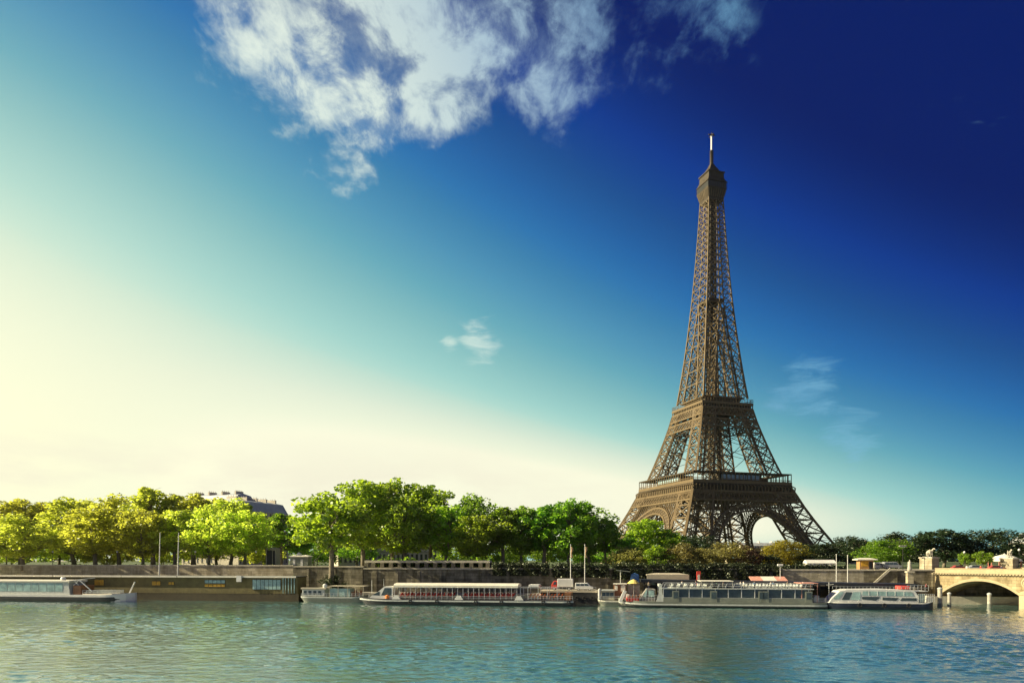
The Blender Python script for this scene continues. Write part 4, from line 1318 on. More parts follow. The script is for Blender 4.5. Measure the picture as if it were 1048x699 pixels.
def red_seat_boat():
    u0, o = 364, 0.0
    X = lambda u: S(u, o) - S(u0, o)
    Zl = lambda v, u: Z(v, u, o) - WATER
    Ln = X(588); B = 7.0
    t = bthing('excursion_boat', u0, o, WATER, 'long open excursion boat with rows of red seats under a cream canopy', 'boat', G_BOAT)
    hull(Ln, B, 1.55, 9, 3, 0.5, 0.1, 0.7, 0.1).build('hull', M_HULLB, t, smooth=False)
    strip_along(Ln, B, 0.95, 1.32, 9, 3, 0.1, 0.7, 0.35, 0.1, out=0.06).build('rubbing_strake', M_STRIPE, t)
    d = MB(); d.box(5, Ln - 0.6, 0.5, B - 0.5, 1.45, 1.62); d.build('deck', M_DECK, t)
    # canopy
    xa, xb = X(402.5), X(530)
    zb, zt = 4.75, 5.85
    sec = [(0.15, zb), (0.15, zb + 0.55), (0.9, zb + 0.95), (B / 2, zt), (B - 0.9, zb + 0.95), (B - 0.15, zb + 0.55), (B - 0.15, zb), (B / 2, zb + 0.15)]
    c = MB(); c.loft([[(xa, y, z) for y, z in sec], [((xa + xb) / 2, y, z + 0.03) for y, z in sec], [(xb, y, z) for y, z in sec]])
    can = c.build('canopy', M_CREAM, t)
    c = MB()
    for x in np.linspace(xa + 3, xb - 3, 9): c.loft([[(x + dx, y, z + 0.02) for y, z in sec] for dx in (-0.05, 0.05)])
    c.build('canopy_seam', M_WHITE, can)
    p = MB()
    for y in (0.3, B - 0.3): posts(p, np.linspace(xa + 0.3, xb - 0.3, 24), y, 1.6, zb + 0.1, 0.11)
    for x in (xa + 0.3, (xa + xb) / 2, xb - 0.3): p.box(x - 0.05, x + 0.05, 0.3, B - 0.3, zb - 0.06, zb + 0.04)
    for y in (0.3, B - 0.3): p.box(xa + 0.3, xb - 0.3, y - 0.05, y + 0.05, zb - 0.055, zb + 0.045)
    p.build('canopy_frame', M_STEEL, t)
    r = MB()
    for y in (0.22, B - 0.22):
        for z in (2.0, 2.45): r.box(xa, xb, y - 0.03, y + 0.03, z - 0.03, z + 0.03)
    r.build('side_rail_grille', M_STEEL, t)
    s = seat_row_mesh(M_RED, B).build('seat_row', M_RED, t)
    xs = [x for x in np.arange(xa + 1.4, xb - 1.2, 0.92) if abs(x - (X(467) )) > 1.4]
    hd = MB()
    for side in (0, 1):
        y0 = 0.9 if side == 0 else B / 2 + 0.6; y1 = B / 2 - 0.6 if side == 0 else B - 0.9
        k = max(1, int((y1 - y0) / 0.46))
        for i in range(k): y = y0 + (y1 - y0) * (i + 0.5) / k; hd.box(0.515, 0.60, y - 0.17, y + 0.17, 1.02, 1.24)
    hd.build('headrest_cover', M_CREAM, s)
    s.location = (xs[0], 0, 2.2)
    for x in xs[1:]: c = copy_tree(s, t); c.location = (x, 0, 2.2)
    s2 = seat_row_mesh(M_ORANGE, B).build('seat_row', M_ORANGE, t); s2['label'] = 'orange-red open-air seat row on the stern'
    rows_of(s2, list(np.arange(X(540), X(574), 0.92)), 2.1, t)
    # bow: sloped wheelhouse
    a, b_, c_ = X(376), X(390), X(401)
    w = MB(); w.prism([(a, 1.5), (c_, 1.5), (c_, 4.9), (b_ + 0.6, 4.9), (b_ - 1.0, 3.6), (a + 0.6, 2.2)], 0.9, B - 0.9)
    wh = w.build('wheelhouse', M_WHITE, t)
    g = MB()
    g.add([(a + 1.0, 0.87, 2.55), (b_ - 0.7, 0.87, 2.45), (b_ - 0.7, 0.87, 3.55), (b_ - 1.1, 0.87, 3.45)], [(0, 1, 2, 3)])
    g.add([(b_ - 0.3, 0.87, 2.5), (c_ - 0.4, 0.87, 2.5), (c_ - 0.4, 0.87, 4.5), (b_ + 0.7, 0.87, 4.5)], [(0, 1, 2, 3)])
    g.build('wheelhouse_glazing', M_BGLASS, wh)
    g = MB(); g.tube([(X(379), 1.2, 3.0), (X(379), 1.2, 6.6)], 0.06, 6); g.tube([(X(391), 1.4, 4.9), (X(391), 1.4, 6.9)], 0.05, 6); g.build('antenna', M_STEEL, wh)
    g = MB(); g.lathe([(0.05, 0), (0.55, 0.1), (0.6, 0.8), (0.35, 1.0), (0.05, 1.05)], 12, X(395.5), 0.7)
    g.build('orange_float', M_ORANGE, t, loc=(0, 0, 1.62))
    rail(list(np.linspace(3.2, a, 7)), 1.3, 1.7, 2.6).build('bow_rail', M_STEEL, t)
    for u in (405.5, 469.5, 531): fairing(X(u), 1.52).build('boarding_block', M_WHITE, t)
    # stern frame
    f = MB()
    for u in (532.5, 540, 550.5, 560, 570):
        for y in (0.5, B - 0.5): posts(f, [X(u)], y, 1.6, 4.9, 0.12)
        f.box(X(u) - 0.06, X(u) + 0.06, 0.5, B - 0.5, 4.84, 4.96)
    for y in (0.5, B - 0.5): f.box(X(532), X(570), y - 0.06, y + 0.06, 4.78, 4.9)
    f.build('stern_frame', M_STEEL, t)
    b = MB(); b.box(X(540.5), X(551), 1.2, B - 1.2, 4.97, 5.6); b.build('roof_locker', M_WHITE, t, bevel=0.08)
    rail(list(np.linspace(X(541), X(586), 16)), 0.3, 1.62, 2.7, 2).build('stern_rail', M_STEEL, t)
    b = MB(); b.box(X(577), X(584.5), 0.7, B - 0.7, 1.62, 3.6); b.build('stern_locker', M_WOOD, t, bevel=0.08)
    f = fender_ring().build('fender', M_TYRE, t, loc=(X(582), -0.12, 1.0))
    for u in (420, 447, 487, 513, 556):
        c = f.copy(); COL.objects.link(c); c.parent = t; c.location = (X(u), -0.12, 0.95)
    return t


red_seat_boat()


def glass_cruiser():
    u0, o = 632, 0.0
    X = lambda u: S(u, o) - S(u0, o)
    Ln = X(849); B = 8.0
    t = bthing('excursion_boat', u0, o, WATER, 'long grey-green excursion boat with tall glazed sides and a railed upper deck', 'boat', G_BOAT)
    hull(Ln, B, 1.5, 8, 4, 0.7, 0.1, 0.7, 0.12).build('hull', M_HULLG, t)
    hull(Ln - 0.4, B + 0.06, 0.36, 8, 4, 0.1, 0.0, 0.7, 0.12).build('boot_top', M_HULLB, t, loc=(0.25, -0.03, 0))
    strip_along(Ln, B, 0.62, 0.95, 8, 4, 0.12, 0.7, 0.4, 0.05, out=0.06).build('rubbing_strake', M_STRIPE, t)
    xa, xb = X(679), X(831)
    sb = MB(); sb.box(xa, xb, 0.25, B - 0.25, 1.45, 2.55); sb.build('side_panel', M_HULLG, t)
    zt = 4.75
    fl = MB(); fl.box(xa + 0.4, xb - 0.4, 0.9, B - 0.9, 2.5, 2.58); fl.build('saloon_floor', M_DECK, t)
    gl = MB()
    x = xa
    while x < xb - 3.5:
        gl.box(x + 0.12, x + 3.05, 0.55, 0.6, 2.56, zt - 0.1); x += 3.2
    gl.build('saloon_window_pane', M_BGLASS, t)
    fr = MB(); posts(fr, list(np.arange(xa, xb + 0.1, 3.2)), 0.34, 2.5, zt, 0.16); posts(fr, list(np.arange(xa, xb + 0.1, 3.2)), B - 0.34, 2.5, zt, 0.16)
    for y in (0.34, B - 0.34): fr.box(xa, xb, y - 0.07, y + 0.07, 2.48, 2.6)
    for x in (xa + 0.2, xb - 0.2): fr.box(x - 0.05, x + 0.05, 0.34, B - 0.34, zt - 0.16, zt - 0.02)
    fr.build('window_frame', M_STEEL, t)
    for u in (691.5, 730.5, 780, 783.5, 828):
        d = MB(); d.box(X(u) - 0.85, X(u) + 0.85, 0.16, 0.3, 1.5, 4.3)
        dd = d.build('door', M_HULLG, t)
        g = MB(); g.box(X(u) - 0.55, X(u) + 0.55, 0.12, 0.158, 2.4, 4.0); g.build('door_pane', M_BGLASS, dd)
    up = MB(); up.box(xa - 0.5, xb + 0.5, 0.1, B - 0.1, zt, zt + 0.22); up.build('upper_deck', M_STRIPE, t)
    # upper-deck railing of sloping stanchions
    for y, nm in ((0.15, 'upper_rail'), (B - 0.15, 'upper_rail')):
        mb = MB()
        for x in np.arange(xa, xb + 0.1, 1.9):
            mb.bar((x, y, zt + 0.2), (x + 0.45, y, zt + 1.35), 0.13)
        for z, dx in ((zt + 1.35, 0.45), (zt + 0.8, 0.2)): mb.box(xa + dx, xb + dx, y - 0.05, y + 0.05, z - 0.05, z + 0.05)
        mb.build(nm, M_STEEL, t)
    s = seat_row_mesh(M_STRIPE, B, n=3).build('deck_seat_row', M_STRIPE, t)
    rows_of(s, list(np.arange(xa + 2, xb - 2, 1.65)), zt + 0.22, t)
    # saloon lamps and table tops seen through the panes
    tb = MB(); tb.box(0, 0.7, 1.0, 2.6, 0.70, 0.76); tb.box(0.3, 0.4, 1.6, 1.8, 0, 0.7); tb.lathe([(0.02, 0.76), (0.28, 0.78), (0.30, 1.15), (0.05, 1.3)], 8, 0.35, 1.3)
    tbo = tb.build('saloon_table', M_CREAM, t)
    rows_of(tbo, [x for x in np.arange(xa + 1.6, xb - 2, 2.0)], 2.58, t)
    # bow: arch mast, seats, sloping stem post
    mb = MB(); xm = X(676)
    mb.loft([[(xm - 1.1, y, 1.5), (xm + 1.4, y, 1.5), (xm + 0.5, y, 3.4), (xm + 0.35, y, 5.9), (xm - 0.35, y, 5.9), (xm - 0.4, y, 3.4)] for y in (0.35, 0.65)])
    mb.loft([[(xm - 1.1, y, 1.5), (xm + 1.4, y, 1.5), (xm + 0.5, y, 3.4), (xm + 0.35, y, 5.9), (xm - 0.35, y, 5.9), (xm - 0.4, y, 3.4)] for y in (B - 0.65, B - 0.35)])
    mb.box(xm - 0.34, xm + 0.34, 0.652, B - 0.652, 5.3, 5.88)
    mb.build('arch_mast', M_STRIPE, t)
    mb = MB(); mb.bar((X(634.5), 1.3, 1.2), (X(640), 1.3, 4.2), 0.9, 0.5, up=(0, 1, 0)); mb.build('stem_post', M_WHITE, t, bevel=0.1)
    mb = MB(); mb.prism([(X(655), 1.5), (X(671), 1.5), (X(671), 4.5), (X(662), 4.7), (X(657.5), 3.0)], 1.2, B - 1.2); mb.build('bow_cabin', M_DECK, t)
    mb = MB(); mb.prism([(X(658.3), 2.7), (X(661.6), 2.5), (X(662.5), 4.4), (X(661.8), 4.5)], 1.12, 1.19); mb.box(X(664), X(669.5), 1.12, 1.19, 2.7, 4.3); mb.build('bow_glazing', M_LGLASS, t)
    mb = MB(); mb.box(X(641), X(654), 0.5, B - 0.5, 1.45, 2.2); mb.build('bow_bench', M_RED, t, bevel=0.08)
    s = seat_row_mesh(M_WOOD, B).build('bow_seat_row', M_WOOD, t); rows_of(s, list(np.arange(X(642), X(653), 0.9)), 2.0, t)
    rail(list(np.linspace(X(640), X(673), 12)), 0.45, 1.6, 3.1, 2).build('bow_rail', M_STEEL, t)
    mb = MB(); mb.box(X(831.6), X(846), 0.6, B - 0.6, 1.45, 1.6); mb.build('stern_deck', M_DECK, t)
    rail(list(np.linspace(X(832), X(846), 8)), 0.6, 1.6, 2.7, 3).build('stern_rail', M_STEEL, t)
    mb = MB(); mb.box(X(836), X(841), 2.2, 5.6, 1.6, 3.2); mb.build('stern_locker', M_STRIPE, t, bevel=0.1)
    # long folded awning over part of the upper deck
    mb = MB(); mb.box(X(717), X(751), 0.3, B - 0.3, zt + 1.9, zt + 2.05); posts(mb, [X(718), X(729), X(740), X(750)], 0.4, zt + 0.2, zt + 1.92, 0.08); mb.build('deck_awning', M_CREAM, t)
    mb = MB(); mb.box(X(820), X(838), 0.3, B - 0.3, zt + 1.5, zt + 1.62); posts(mb, [X(821), X(830), X(837)], 0.4, 1.6, zt + 1.52, 0.08); mb.build('stern_awning', M_PINK, t)
    return t


glass_cruiser()


def white_cruiser():
    u0, o = 845, -0.4
    X = lambda u: S(u, o) - S(u0, o)
    Ln = X(957.5); B = 6.5
    t = bthing('excursion_boat', u0, o, WATER, 'white glass-sided excursion boat with a dark hull, moored nearest the bridge', 'boat', G_BOAT)
    hull(Ln, B, 1.55, 6, 2.5, 0.1, 0.75, 0.6, 0.35, n=20).build('hull', M_HULLN, t)
    strip_along(Ln, B, 1.5, 1.72, 6, 2.5, 0.35, 0.6, 0.1, 0.7, out=0.05).build('gunwale', M_WHITE, t)
    # superstructure
    sec = [(X(849), 1.6), (X(941), 1.6), (X(941), 3.4), (X(937), 4.75), (X(905), 5.0), (X(868), 4.85), (X(860), 4.5), (X(851.5), 2.6)]
    mb = MB(); mb.prism(sec, 0.55, B - 0.55); sup = mb.build('superstructure', M_WHITE, t, bevel=0.06)
    yw = 0.52
    def pane(pts, nm='side_window', m=M_BGLASS):
        mb = MB(); n = len(pts); mb.add([(x, yw, z) for x, z in pts] + [(x, yw - 0.02, z) for x, z in pts], [tuple(range(n)), tuple(range(n, 2 * n))[::-1]] + [(i, (i + 1) % n, (i + 1) % n + n, i + n) for i in range(n)])
        return mb.build(nm, m, sup)
    pane([(X(853.5), 2.5), (X(859.5), 2.5), (X(864), 4.3), (X(860.8), 4.25), (X(854), 2.85)], 'windscreen', M_LGLASS)
    pane([(X(862), 2.35), (X(870), 2.35), (X(873), 4.2), (X(866.5), 4.25)], m=M_BGLASS)
    pane([(X(871.2), 2.35), (X(881), 2.35), (X(881.5), 4.3), (X(874), 4.25)], m=M_LGLASS)
    pane([(X(883), 2.5), (X(897), 2.2), (X(901), 2.8), (X(901), 3.15), (X(883), 3.15)])
    pane([(X(904), 2.35), (X(918), 2.2), (X(921), 2.9), (X(904), 3.05)])
    pane([(X(922), 2.2), (X(939), 2.2), (X(939), 2.9), (X(924), 2.9)])
    pane([(X(883), 3.45), (X(936), 3.35), (X(934), 4.35), (X(884), 4.5)], m=M_LGLASS)
    mb = MB()
    for u in (890, 899, 908, 917, 926): mb.box(X(u) - 0.06, X(u) + 0.06, yw - 0.06, yw - 0.022, 3.4, 4.45)
    mb.build('window_bar', M_WHITE, sup)
    rail(list(np.linspace(X(853), X(936), 22)), 0.75, 5.0, 5.6, 1).build('roof_rail', M_STEEL, t)
    mb = MB(); mb.tube([(X(851), 2.2, 2.4), (X(851), 2.2, 6.6)], 0.07, 6); mb.tube([(X(848.5), 2.2, 5.9), (X(856), 2.2, 6.1)], 0.06, 6); mb.build('bow_mast', M_STEEL, t)
    # stern deck with furniture
    rail(list(np.linspace(X(941), X(957), 9)), 0.35, 1.9, 3.9, 3).build('stern_rail', M_STEEL, t)
    mb = MB(); mb.box(X(943), X(949), 1.2, 3.6, 1.7, 3.9); mb.build('stern_box', M_LGLASS, t, bevel=0.08)
    mb = MB(); mb.prism([(X(948), 1.8), (X(956), 1.9), (X(955), 3.2), (X(949), 3.5)], 0.6, 2.2); mb.build('stern_bench', M_CREAM, t, bevel=0.08)
    mb = MB(); mb.box(X(924), X(934), 1.5, B - 1.5, 5.0, 5.75); mb.build('roof_seat', M_RED, t, bevel=0.1)
    rail(list(np.linspace(X(930), X(952), 7)), 0.9, 4.6, 6.0, 2).build('upper_stern_rail', M_STEEL, t)
    mb = MB(); mb.box(X(934.5), X(951), 0.9, B - 0.9, 4.45, 4.6); mb.build('stern_roof', M_WHITE, t)
    f = fender_ring().build('fender', M_TYRE, t, loc=(X(880), -0.1, 1.1))
    for u in (905, 930): c = f.copy(); COL.objects.link(c); c.parent = t; c.location = (X(u), -0.1, 1.1)
    return t


white_cruiser()


def roofed_cruiser():
    """the cruiser at the edge of the frame"""
    u0, o = -75, 0.0
    X = lambda u: S(u, o) - S(u0, o)
    Ln = X(130); B = 7.5
    t = bthing('excursion_boat', u0, o, WATER, 'hazy white excursion boat with a long glazed saloon, cut off by the photo\'s edge', 'boat', G_BOAT)
    hull(Ln, B, 2.0, 3, 8, 0.1, 0.6, 0.12, 0.6).build('hull', M_WHITE, t)
    hull(Ln - 0.5, B + 0.08, 1.35, 3, 8, 0.0, 0.25, 0.12, 0.6).build('boot_top', M_HULLB, t, loc=(0.2, -0.04, 0))
    xa, xb = X(-68), X(70)
    mb = MB(); mb.prism([(xa, 2.0), (xb, 2.0), (xb - 0.4, 5.5), (xa + 0.8, 5.5)], 0.5, B - 0.5); sal = mb.build('saloon', M_STRIPE, t)
    gl = MB()
    for x in np.arange(xa + 1.2, xb - 3, 2.6): gl.box(x, x + 2.35, 0.44, 0.497, 2.9, 5.3)
    gl.build('saloon_window_pane', M_LGLASS, sal)
    mb = MB(); mb.box(xa - 0.3, xb + 0.2, 0.2, B - 0.2, 5.55, 6.15); mb.build('roof', M_CREAM, t, bevel=0.15)
    mb = MB(); mb.lathe([(0.05, 0), (0.7, 0.05), (0.75, 0.5), (0.5, 0.9), (0.05, 1.0)], 12, X(61), 1.4); mb.build('roof_dome', M_WHITE, t, loc=(0, 0, 6.1))
    mb = MB(); mb.box(X(72), X(80), 1.0, B - 1.0, 1.9, 4.7); mb.build('engine_cabin', M_WOOD, t, bevel=0.1)
    mb = MB()
    for x0, x1 in ((73, 79), (78, 73)): mb.bar((X(x0), 0.9, 4.7), (X(x1), 0.9, 6.4), 0.12)
    mb.bar((X(79), 0.9, 6.2), (X(92), 0.9, 3.0), 0.22); mb.bar((X(76), 0.9, 6.3), (X(95), 0.9, 6.9), 0.1)
    mb.build('davit', M_STEEL, t)
    mb = MB(); mb.box(X(82), X(112), 0.9, B - 0.9, 1.95, 2.3); mb.build('foredeck', M_CREAM, t)
    s = seat_row_mesh(M_STRIPE, B).build('foredeck_seat_row', M_STRIPE, t); rows_of(s, list(np.arange(X(84), X(111), 1.3)), 2.25, t)
    rail(list(np.linspace(X(82), X(124), 12)), 1.0, 2.2, 3.3, 2).build('foredeck_rail', M_STEEL, t)
    mb = MB(); mb.bar((X(123), B / 2, 2.2), (X(129), B / 2, 5.7), 0.3); mb.build('stem_post', M_WHITE, t)
    return t


roofed_cruiser()


def floating_pavilion():
    u0, o = -70, 9.5
    X = lambda u: S(u, o) - S(u0, o)
    Ln = X(305.5); B = 6.5
    t = bthing('floating_pavilion', u0, o, WATER, 'long low dark floating pavilion with a cream roof edge and amber windows', 'floating pavilion')
    mb = MB(); mb.box(0, Ln, 0, B, -0.8, 2.2); mb.build('pontoon_hull', mat('hull_umber', (0.05, 0.038, 0.016), rough=0.7, var=0.35, scale=0.4), t)
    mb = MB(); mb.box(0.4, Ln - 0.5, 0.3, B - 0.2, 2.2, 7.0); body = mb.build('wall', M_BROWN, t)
    mb = MB(); mb.box(-0.3, Ln - 0.4, -0.35, B + 0.3, 7.0, 7.28)
    mb.build('roof', M_DARK, t)
    x = 0.0; segs = [0, X(55), X(125), X(182), X(243), Ln - 0.45]
    for a, b in zip(segs[:-1], segs[1:]):
        mb = MB(); mb.box(a + 0.12, b - 0.12, -0.5, -0.352, 6.9, 7.42); mb.build('fascia_board', M_CREAM, t)
    def win(ua, ub, z0, z1, m, nm='window'):
        mb = MB(); mb.box(X(ua), X(ub), 0.2, 0.297, z0, z1); f = mb.build(nm, M_DARK, body)
        n = max(2, int((ub - ua) / 4)); mb = MB(); w_ = (X(ub) - X(ua)) / n
        for i in range(n): mb.box(X(ua) + i * w_ + 0.08, X(ua) + (i + 1) * w_ - 0.08, 0.15, 0.197, z0 + 0.1, z1 - 0.1)
        mb.build('window_pane', m, f)
    win(209, 230, 4.1, 5.0, M_AMBER); win(209, 230, 5.1, 6.2, M_LGLASS)
    win(155, 164, 4.4, 5.8, M_AMBER); win(172, 178, 4.6, 5.6, M_AMBER); win(96, 106, 4.3, 6.2, M_AMBER)
    win(258, 287, 3.4, 6.4, M_LGLASS, 'glazed_bay')
    mb = MB()
    for u in (289.5, 292, 295, 298, 301): mb.box(X(u) - 0.12, X(u) + 0.12, 0.05, 0.2, 2.4, 6.8)
    mb.build('entrance_screen_slat', M_LGLASS, t)
    mb = MB(); mb.box(X(243.5), X(248.5), -0.9, -0.51, 5.7, 7.5); mb.build('sign_box', M_WHITE, t)
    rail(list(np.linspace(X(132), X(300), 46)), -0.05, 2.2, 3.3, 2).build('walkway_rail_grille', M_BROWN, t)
    return t


floating_pavilion()


def work_barge():
    u0, o = 306, 8.5
    X = lambda u: S(u, o) - S(u0, o)
    Ln = X(372); B = 5.5
    t = bthing('work_barge', u0, o, WATER, 'low greenish work barge moored between the dark pavilion and the red-seated boat', 'barge')
    hull(Ln, B, 1.6, 3, 4, 0.2, 0.4, 0.5, 0.6).build('hull', M_HULLG, t)
    strip_along(Ln, B, 1.2, 1.5, 3, 4, 0.6, 0.5, 0.15, 0.3).build('rubbing_strake', M_STRIPE, t)
    mb = MB(); mb.box(X(308), X(331), 0.8, B - 0.8, 1.6, 3.6); cab = mb.build('cabin', M_STRIPE, t, bevel=0.1)
    mb = MB(); mb.box(X(307), X(333), 0.5, B - 0.5, 3.6, 4.1); mb.build('cabin_roof', M_SAND, t, bevel=0.1)
    mb = MB()
    for u in (311, 316, 321, 326): mb.box(X(u) - 0.45, X(u) + 0.45, 0.74, 0.797, 2.2, 3.2)
    mb.build('cabin_window_pane', M_BGLASS, cab)
    mb = MB(); mb.lathe([(0.05, 0), (0.6, 0.1), (0.7, 0.9), (0.4, 1.3), (0.05, 1.35)], 12, X(331), 1.2); mb.build('white_dome', M_WHITE, t, loc=(0, 0, 3.9))
    mb = MB(); mb.box(X(336), X(357), 1.0, B - 1.0, 1.6, 3.9); mb.build('glazed_deckhouse', M_LGLASS, t, bevel=0.05)
    mb = MB(); mb.box(X(335), X(372), 0.6, B - 0.6, 4.5, 4.65); posts(mb, [X(336), X(345), X(355), X(363), X(371)], 0.7, 1.6, 4.52, 0.12); mb.build('awning_frame', M_SAND, t)
    mb = MB()
    for i, u in enumerate((359, 361.5, 364, 367)): mb.box(X(u) - 0.3, X(u) + 0.3, 1.2 + i * 0.2, 2.2, 1.6, 2.9 + 0.5 * (i % 2))
    mb.build('deck_locker', M_WOOD, t)
    rail(list(np.linspace(X(308), X(371), 18)), 0.25, 1.6, 2.5, 2).build('deck_rail', M_STEEL, t)
    return t


work_barge()


def mooring_pontoon():
    u0, o = 553, 8.0
    X = lambda u: S(u, o) - S(u0, o)
    Ln = X(611); B = 8.0
    t = bthing('mooring_pontoon', u0, o, WATER, 'high dark mooring pontoon carrying a white truck and a white van', 'pontoon')
    mb = MB(); mb.box(0, Ln, 0, B, -0.8, 3.3); mb.build('pontoon_hull', M_DARK, t, bevel=0.1)
    mb = MB(); mb.box(-0.1, Ln + 0.1, -0.1, B + 0.1, 3.3, 3.75); mb.build('deck', M_SAND, t)
    rail(list(np.linspace(0.3, Ln - 0.3, 14)), 0.15, 3.75, 4.75, 2).build('deck_rail', M_STEEL, t)
    f = fender_ring().build('fender', M_TYRE, t, loc=(X(590), -0.15, 1.8))
    for u in (598, 606): c = f.copy(); COL.objects.link(c); c.parent = t; c.location = (X(u), -0.15, 1.8)
    return t


mooring_pontoon()
PDECK = WATER + 3.75


def wheel_set(parent, xs, ys, r, w, z):
    wm = MB()
    ring = lambda rr, yy: [(rr * math.cos(a), yy, rr * math.sin(a)) for a in np.linspace(0, 2 * math.pi, 16, endpoint=False)]
    wm.loft([ring(r * 0.9, -w / 2), ring(r, -w / 2 + 0.03), ring(r, w / 2 - 0.03), ring(r * 0.9, w / 2)])
    rim = MB(); rim.loft([ring(r * 0.55, -w / 2 - 0.015), ring(r * 0.6, -w / 2 + 0.02), ring(r * 0.6, w / 2 - 0.02), ring(r * 0.55, w / 2 + 0.015)])
    first = None
    for x in xs:
        for y in ys:
            if first is None:
                first = wm.build('wheel', M_TYRE, parent, loc=(x, y, z)); rim.build('rim', M_STEEL, first)
            else:
                c = copy_tree(first, parent); c.location = (x, y, z)


def truck(u, o, z, label):
    t = bthing('box_truck', u, o, z, label, 'truck')
    mb = MB(); mb.box(1.7, 6.0, 0, 2.3, 0.95, 3.15); mb.build('cargo_box', M_WHITE, t, bevel=0.12)
    mb = MB(); mb.prism([(0, 0.5), (1.65, 0.5), (1.65, 2.55), (0.75, 2.55), (0.12, 1.6)], 0.05, 2.25); cab = mb.build('cab', M_RED, t, bevel=0.08)
    mb = MB(); mb.prism([(0.55, 1.55), (1.35, 1.55), (1.35, 2.35), (0.85, 2.35)], 0.02, 0.048); mb.build('side_window', M_BGLASS, cab)
    mb = MB(); mb.add([(0.10, 0.3, 1.68), (0.10, 2.0, 1.68), (0.62, 2.0, 2.45), (0.62, 0.3, 2.45)], [(0, 1, 2, 3)]); mb.build('windscreen', M_BGLASS, cab)
    mb = MB(); mb.box(0.3, 6.0, 0.4, 1.9, 0.45, 0.9); mb.build('chassis', M_DARK, t)
    wheel_set(t, (0.85, 4.9), (0.2, 2.1), 0.42, 0.3, 0.42)
    return t


truck(564, 10.5, PDECK, 'white box truck with a red cab parked on the dark mooring pontoon')


def van(u, o, z, label, frame=None, rz=0.0, m=None, name='parked_van', cat='van', group=None, loc=None):
    t = bthing(name, u, o, z, label, cat, group, turn=rz) if loc is None else thing(name, loc, rz, label, cat, group)
    mb = MB(); mb.loft([[(x, y, zz) for x, zz in ((0, 0.4), (4.9, 0.4), (4.9, 1.0), (4.1, 1.25), (3.4, 2.1), (0.05, 2.1))] for y in (0, 1.9)])
    b = mb.build('body', m or M_WHITE, t, bevel=0.1)
    mb = MB(); mb.prism([(2.6, 1.3), (3.75, 1.3), (3.3, 1.9), (2.6, 1.9)], -0.02, -0.002); mb.box(0.3, 1.3, -0.02, -0.002, 1.3, 1.85); mb.box(1.45, 2.45, -0.02, -0.002, 1.3, 1.85); mb.build('side_window_pane', M_BGLASS, b)
    mb = MB(); mb.box(4.9, 4.93, 0.15, 0.5, 0.75, 0.95); mb.build('headlight', M_LGLASS, t); mb = MB(); mb.box(4.9, 4.93, 1.4, 1.75, 0.75, 0.95); mb.build('headlight', M_LGLASS, t)
    wheel_set(t, (0.9, 4.0), (0.12, 1.78), 0.36, 0.24, 0.36)
    return t


van(588.5, 9.5, PDECK, 'white van with side windows parked on the mooring pontoon beside the flagpoles')


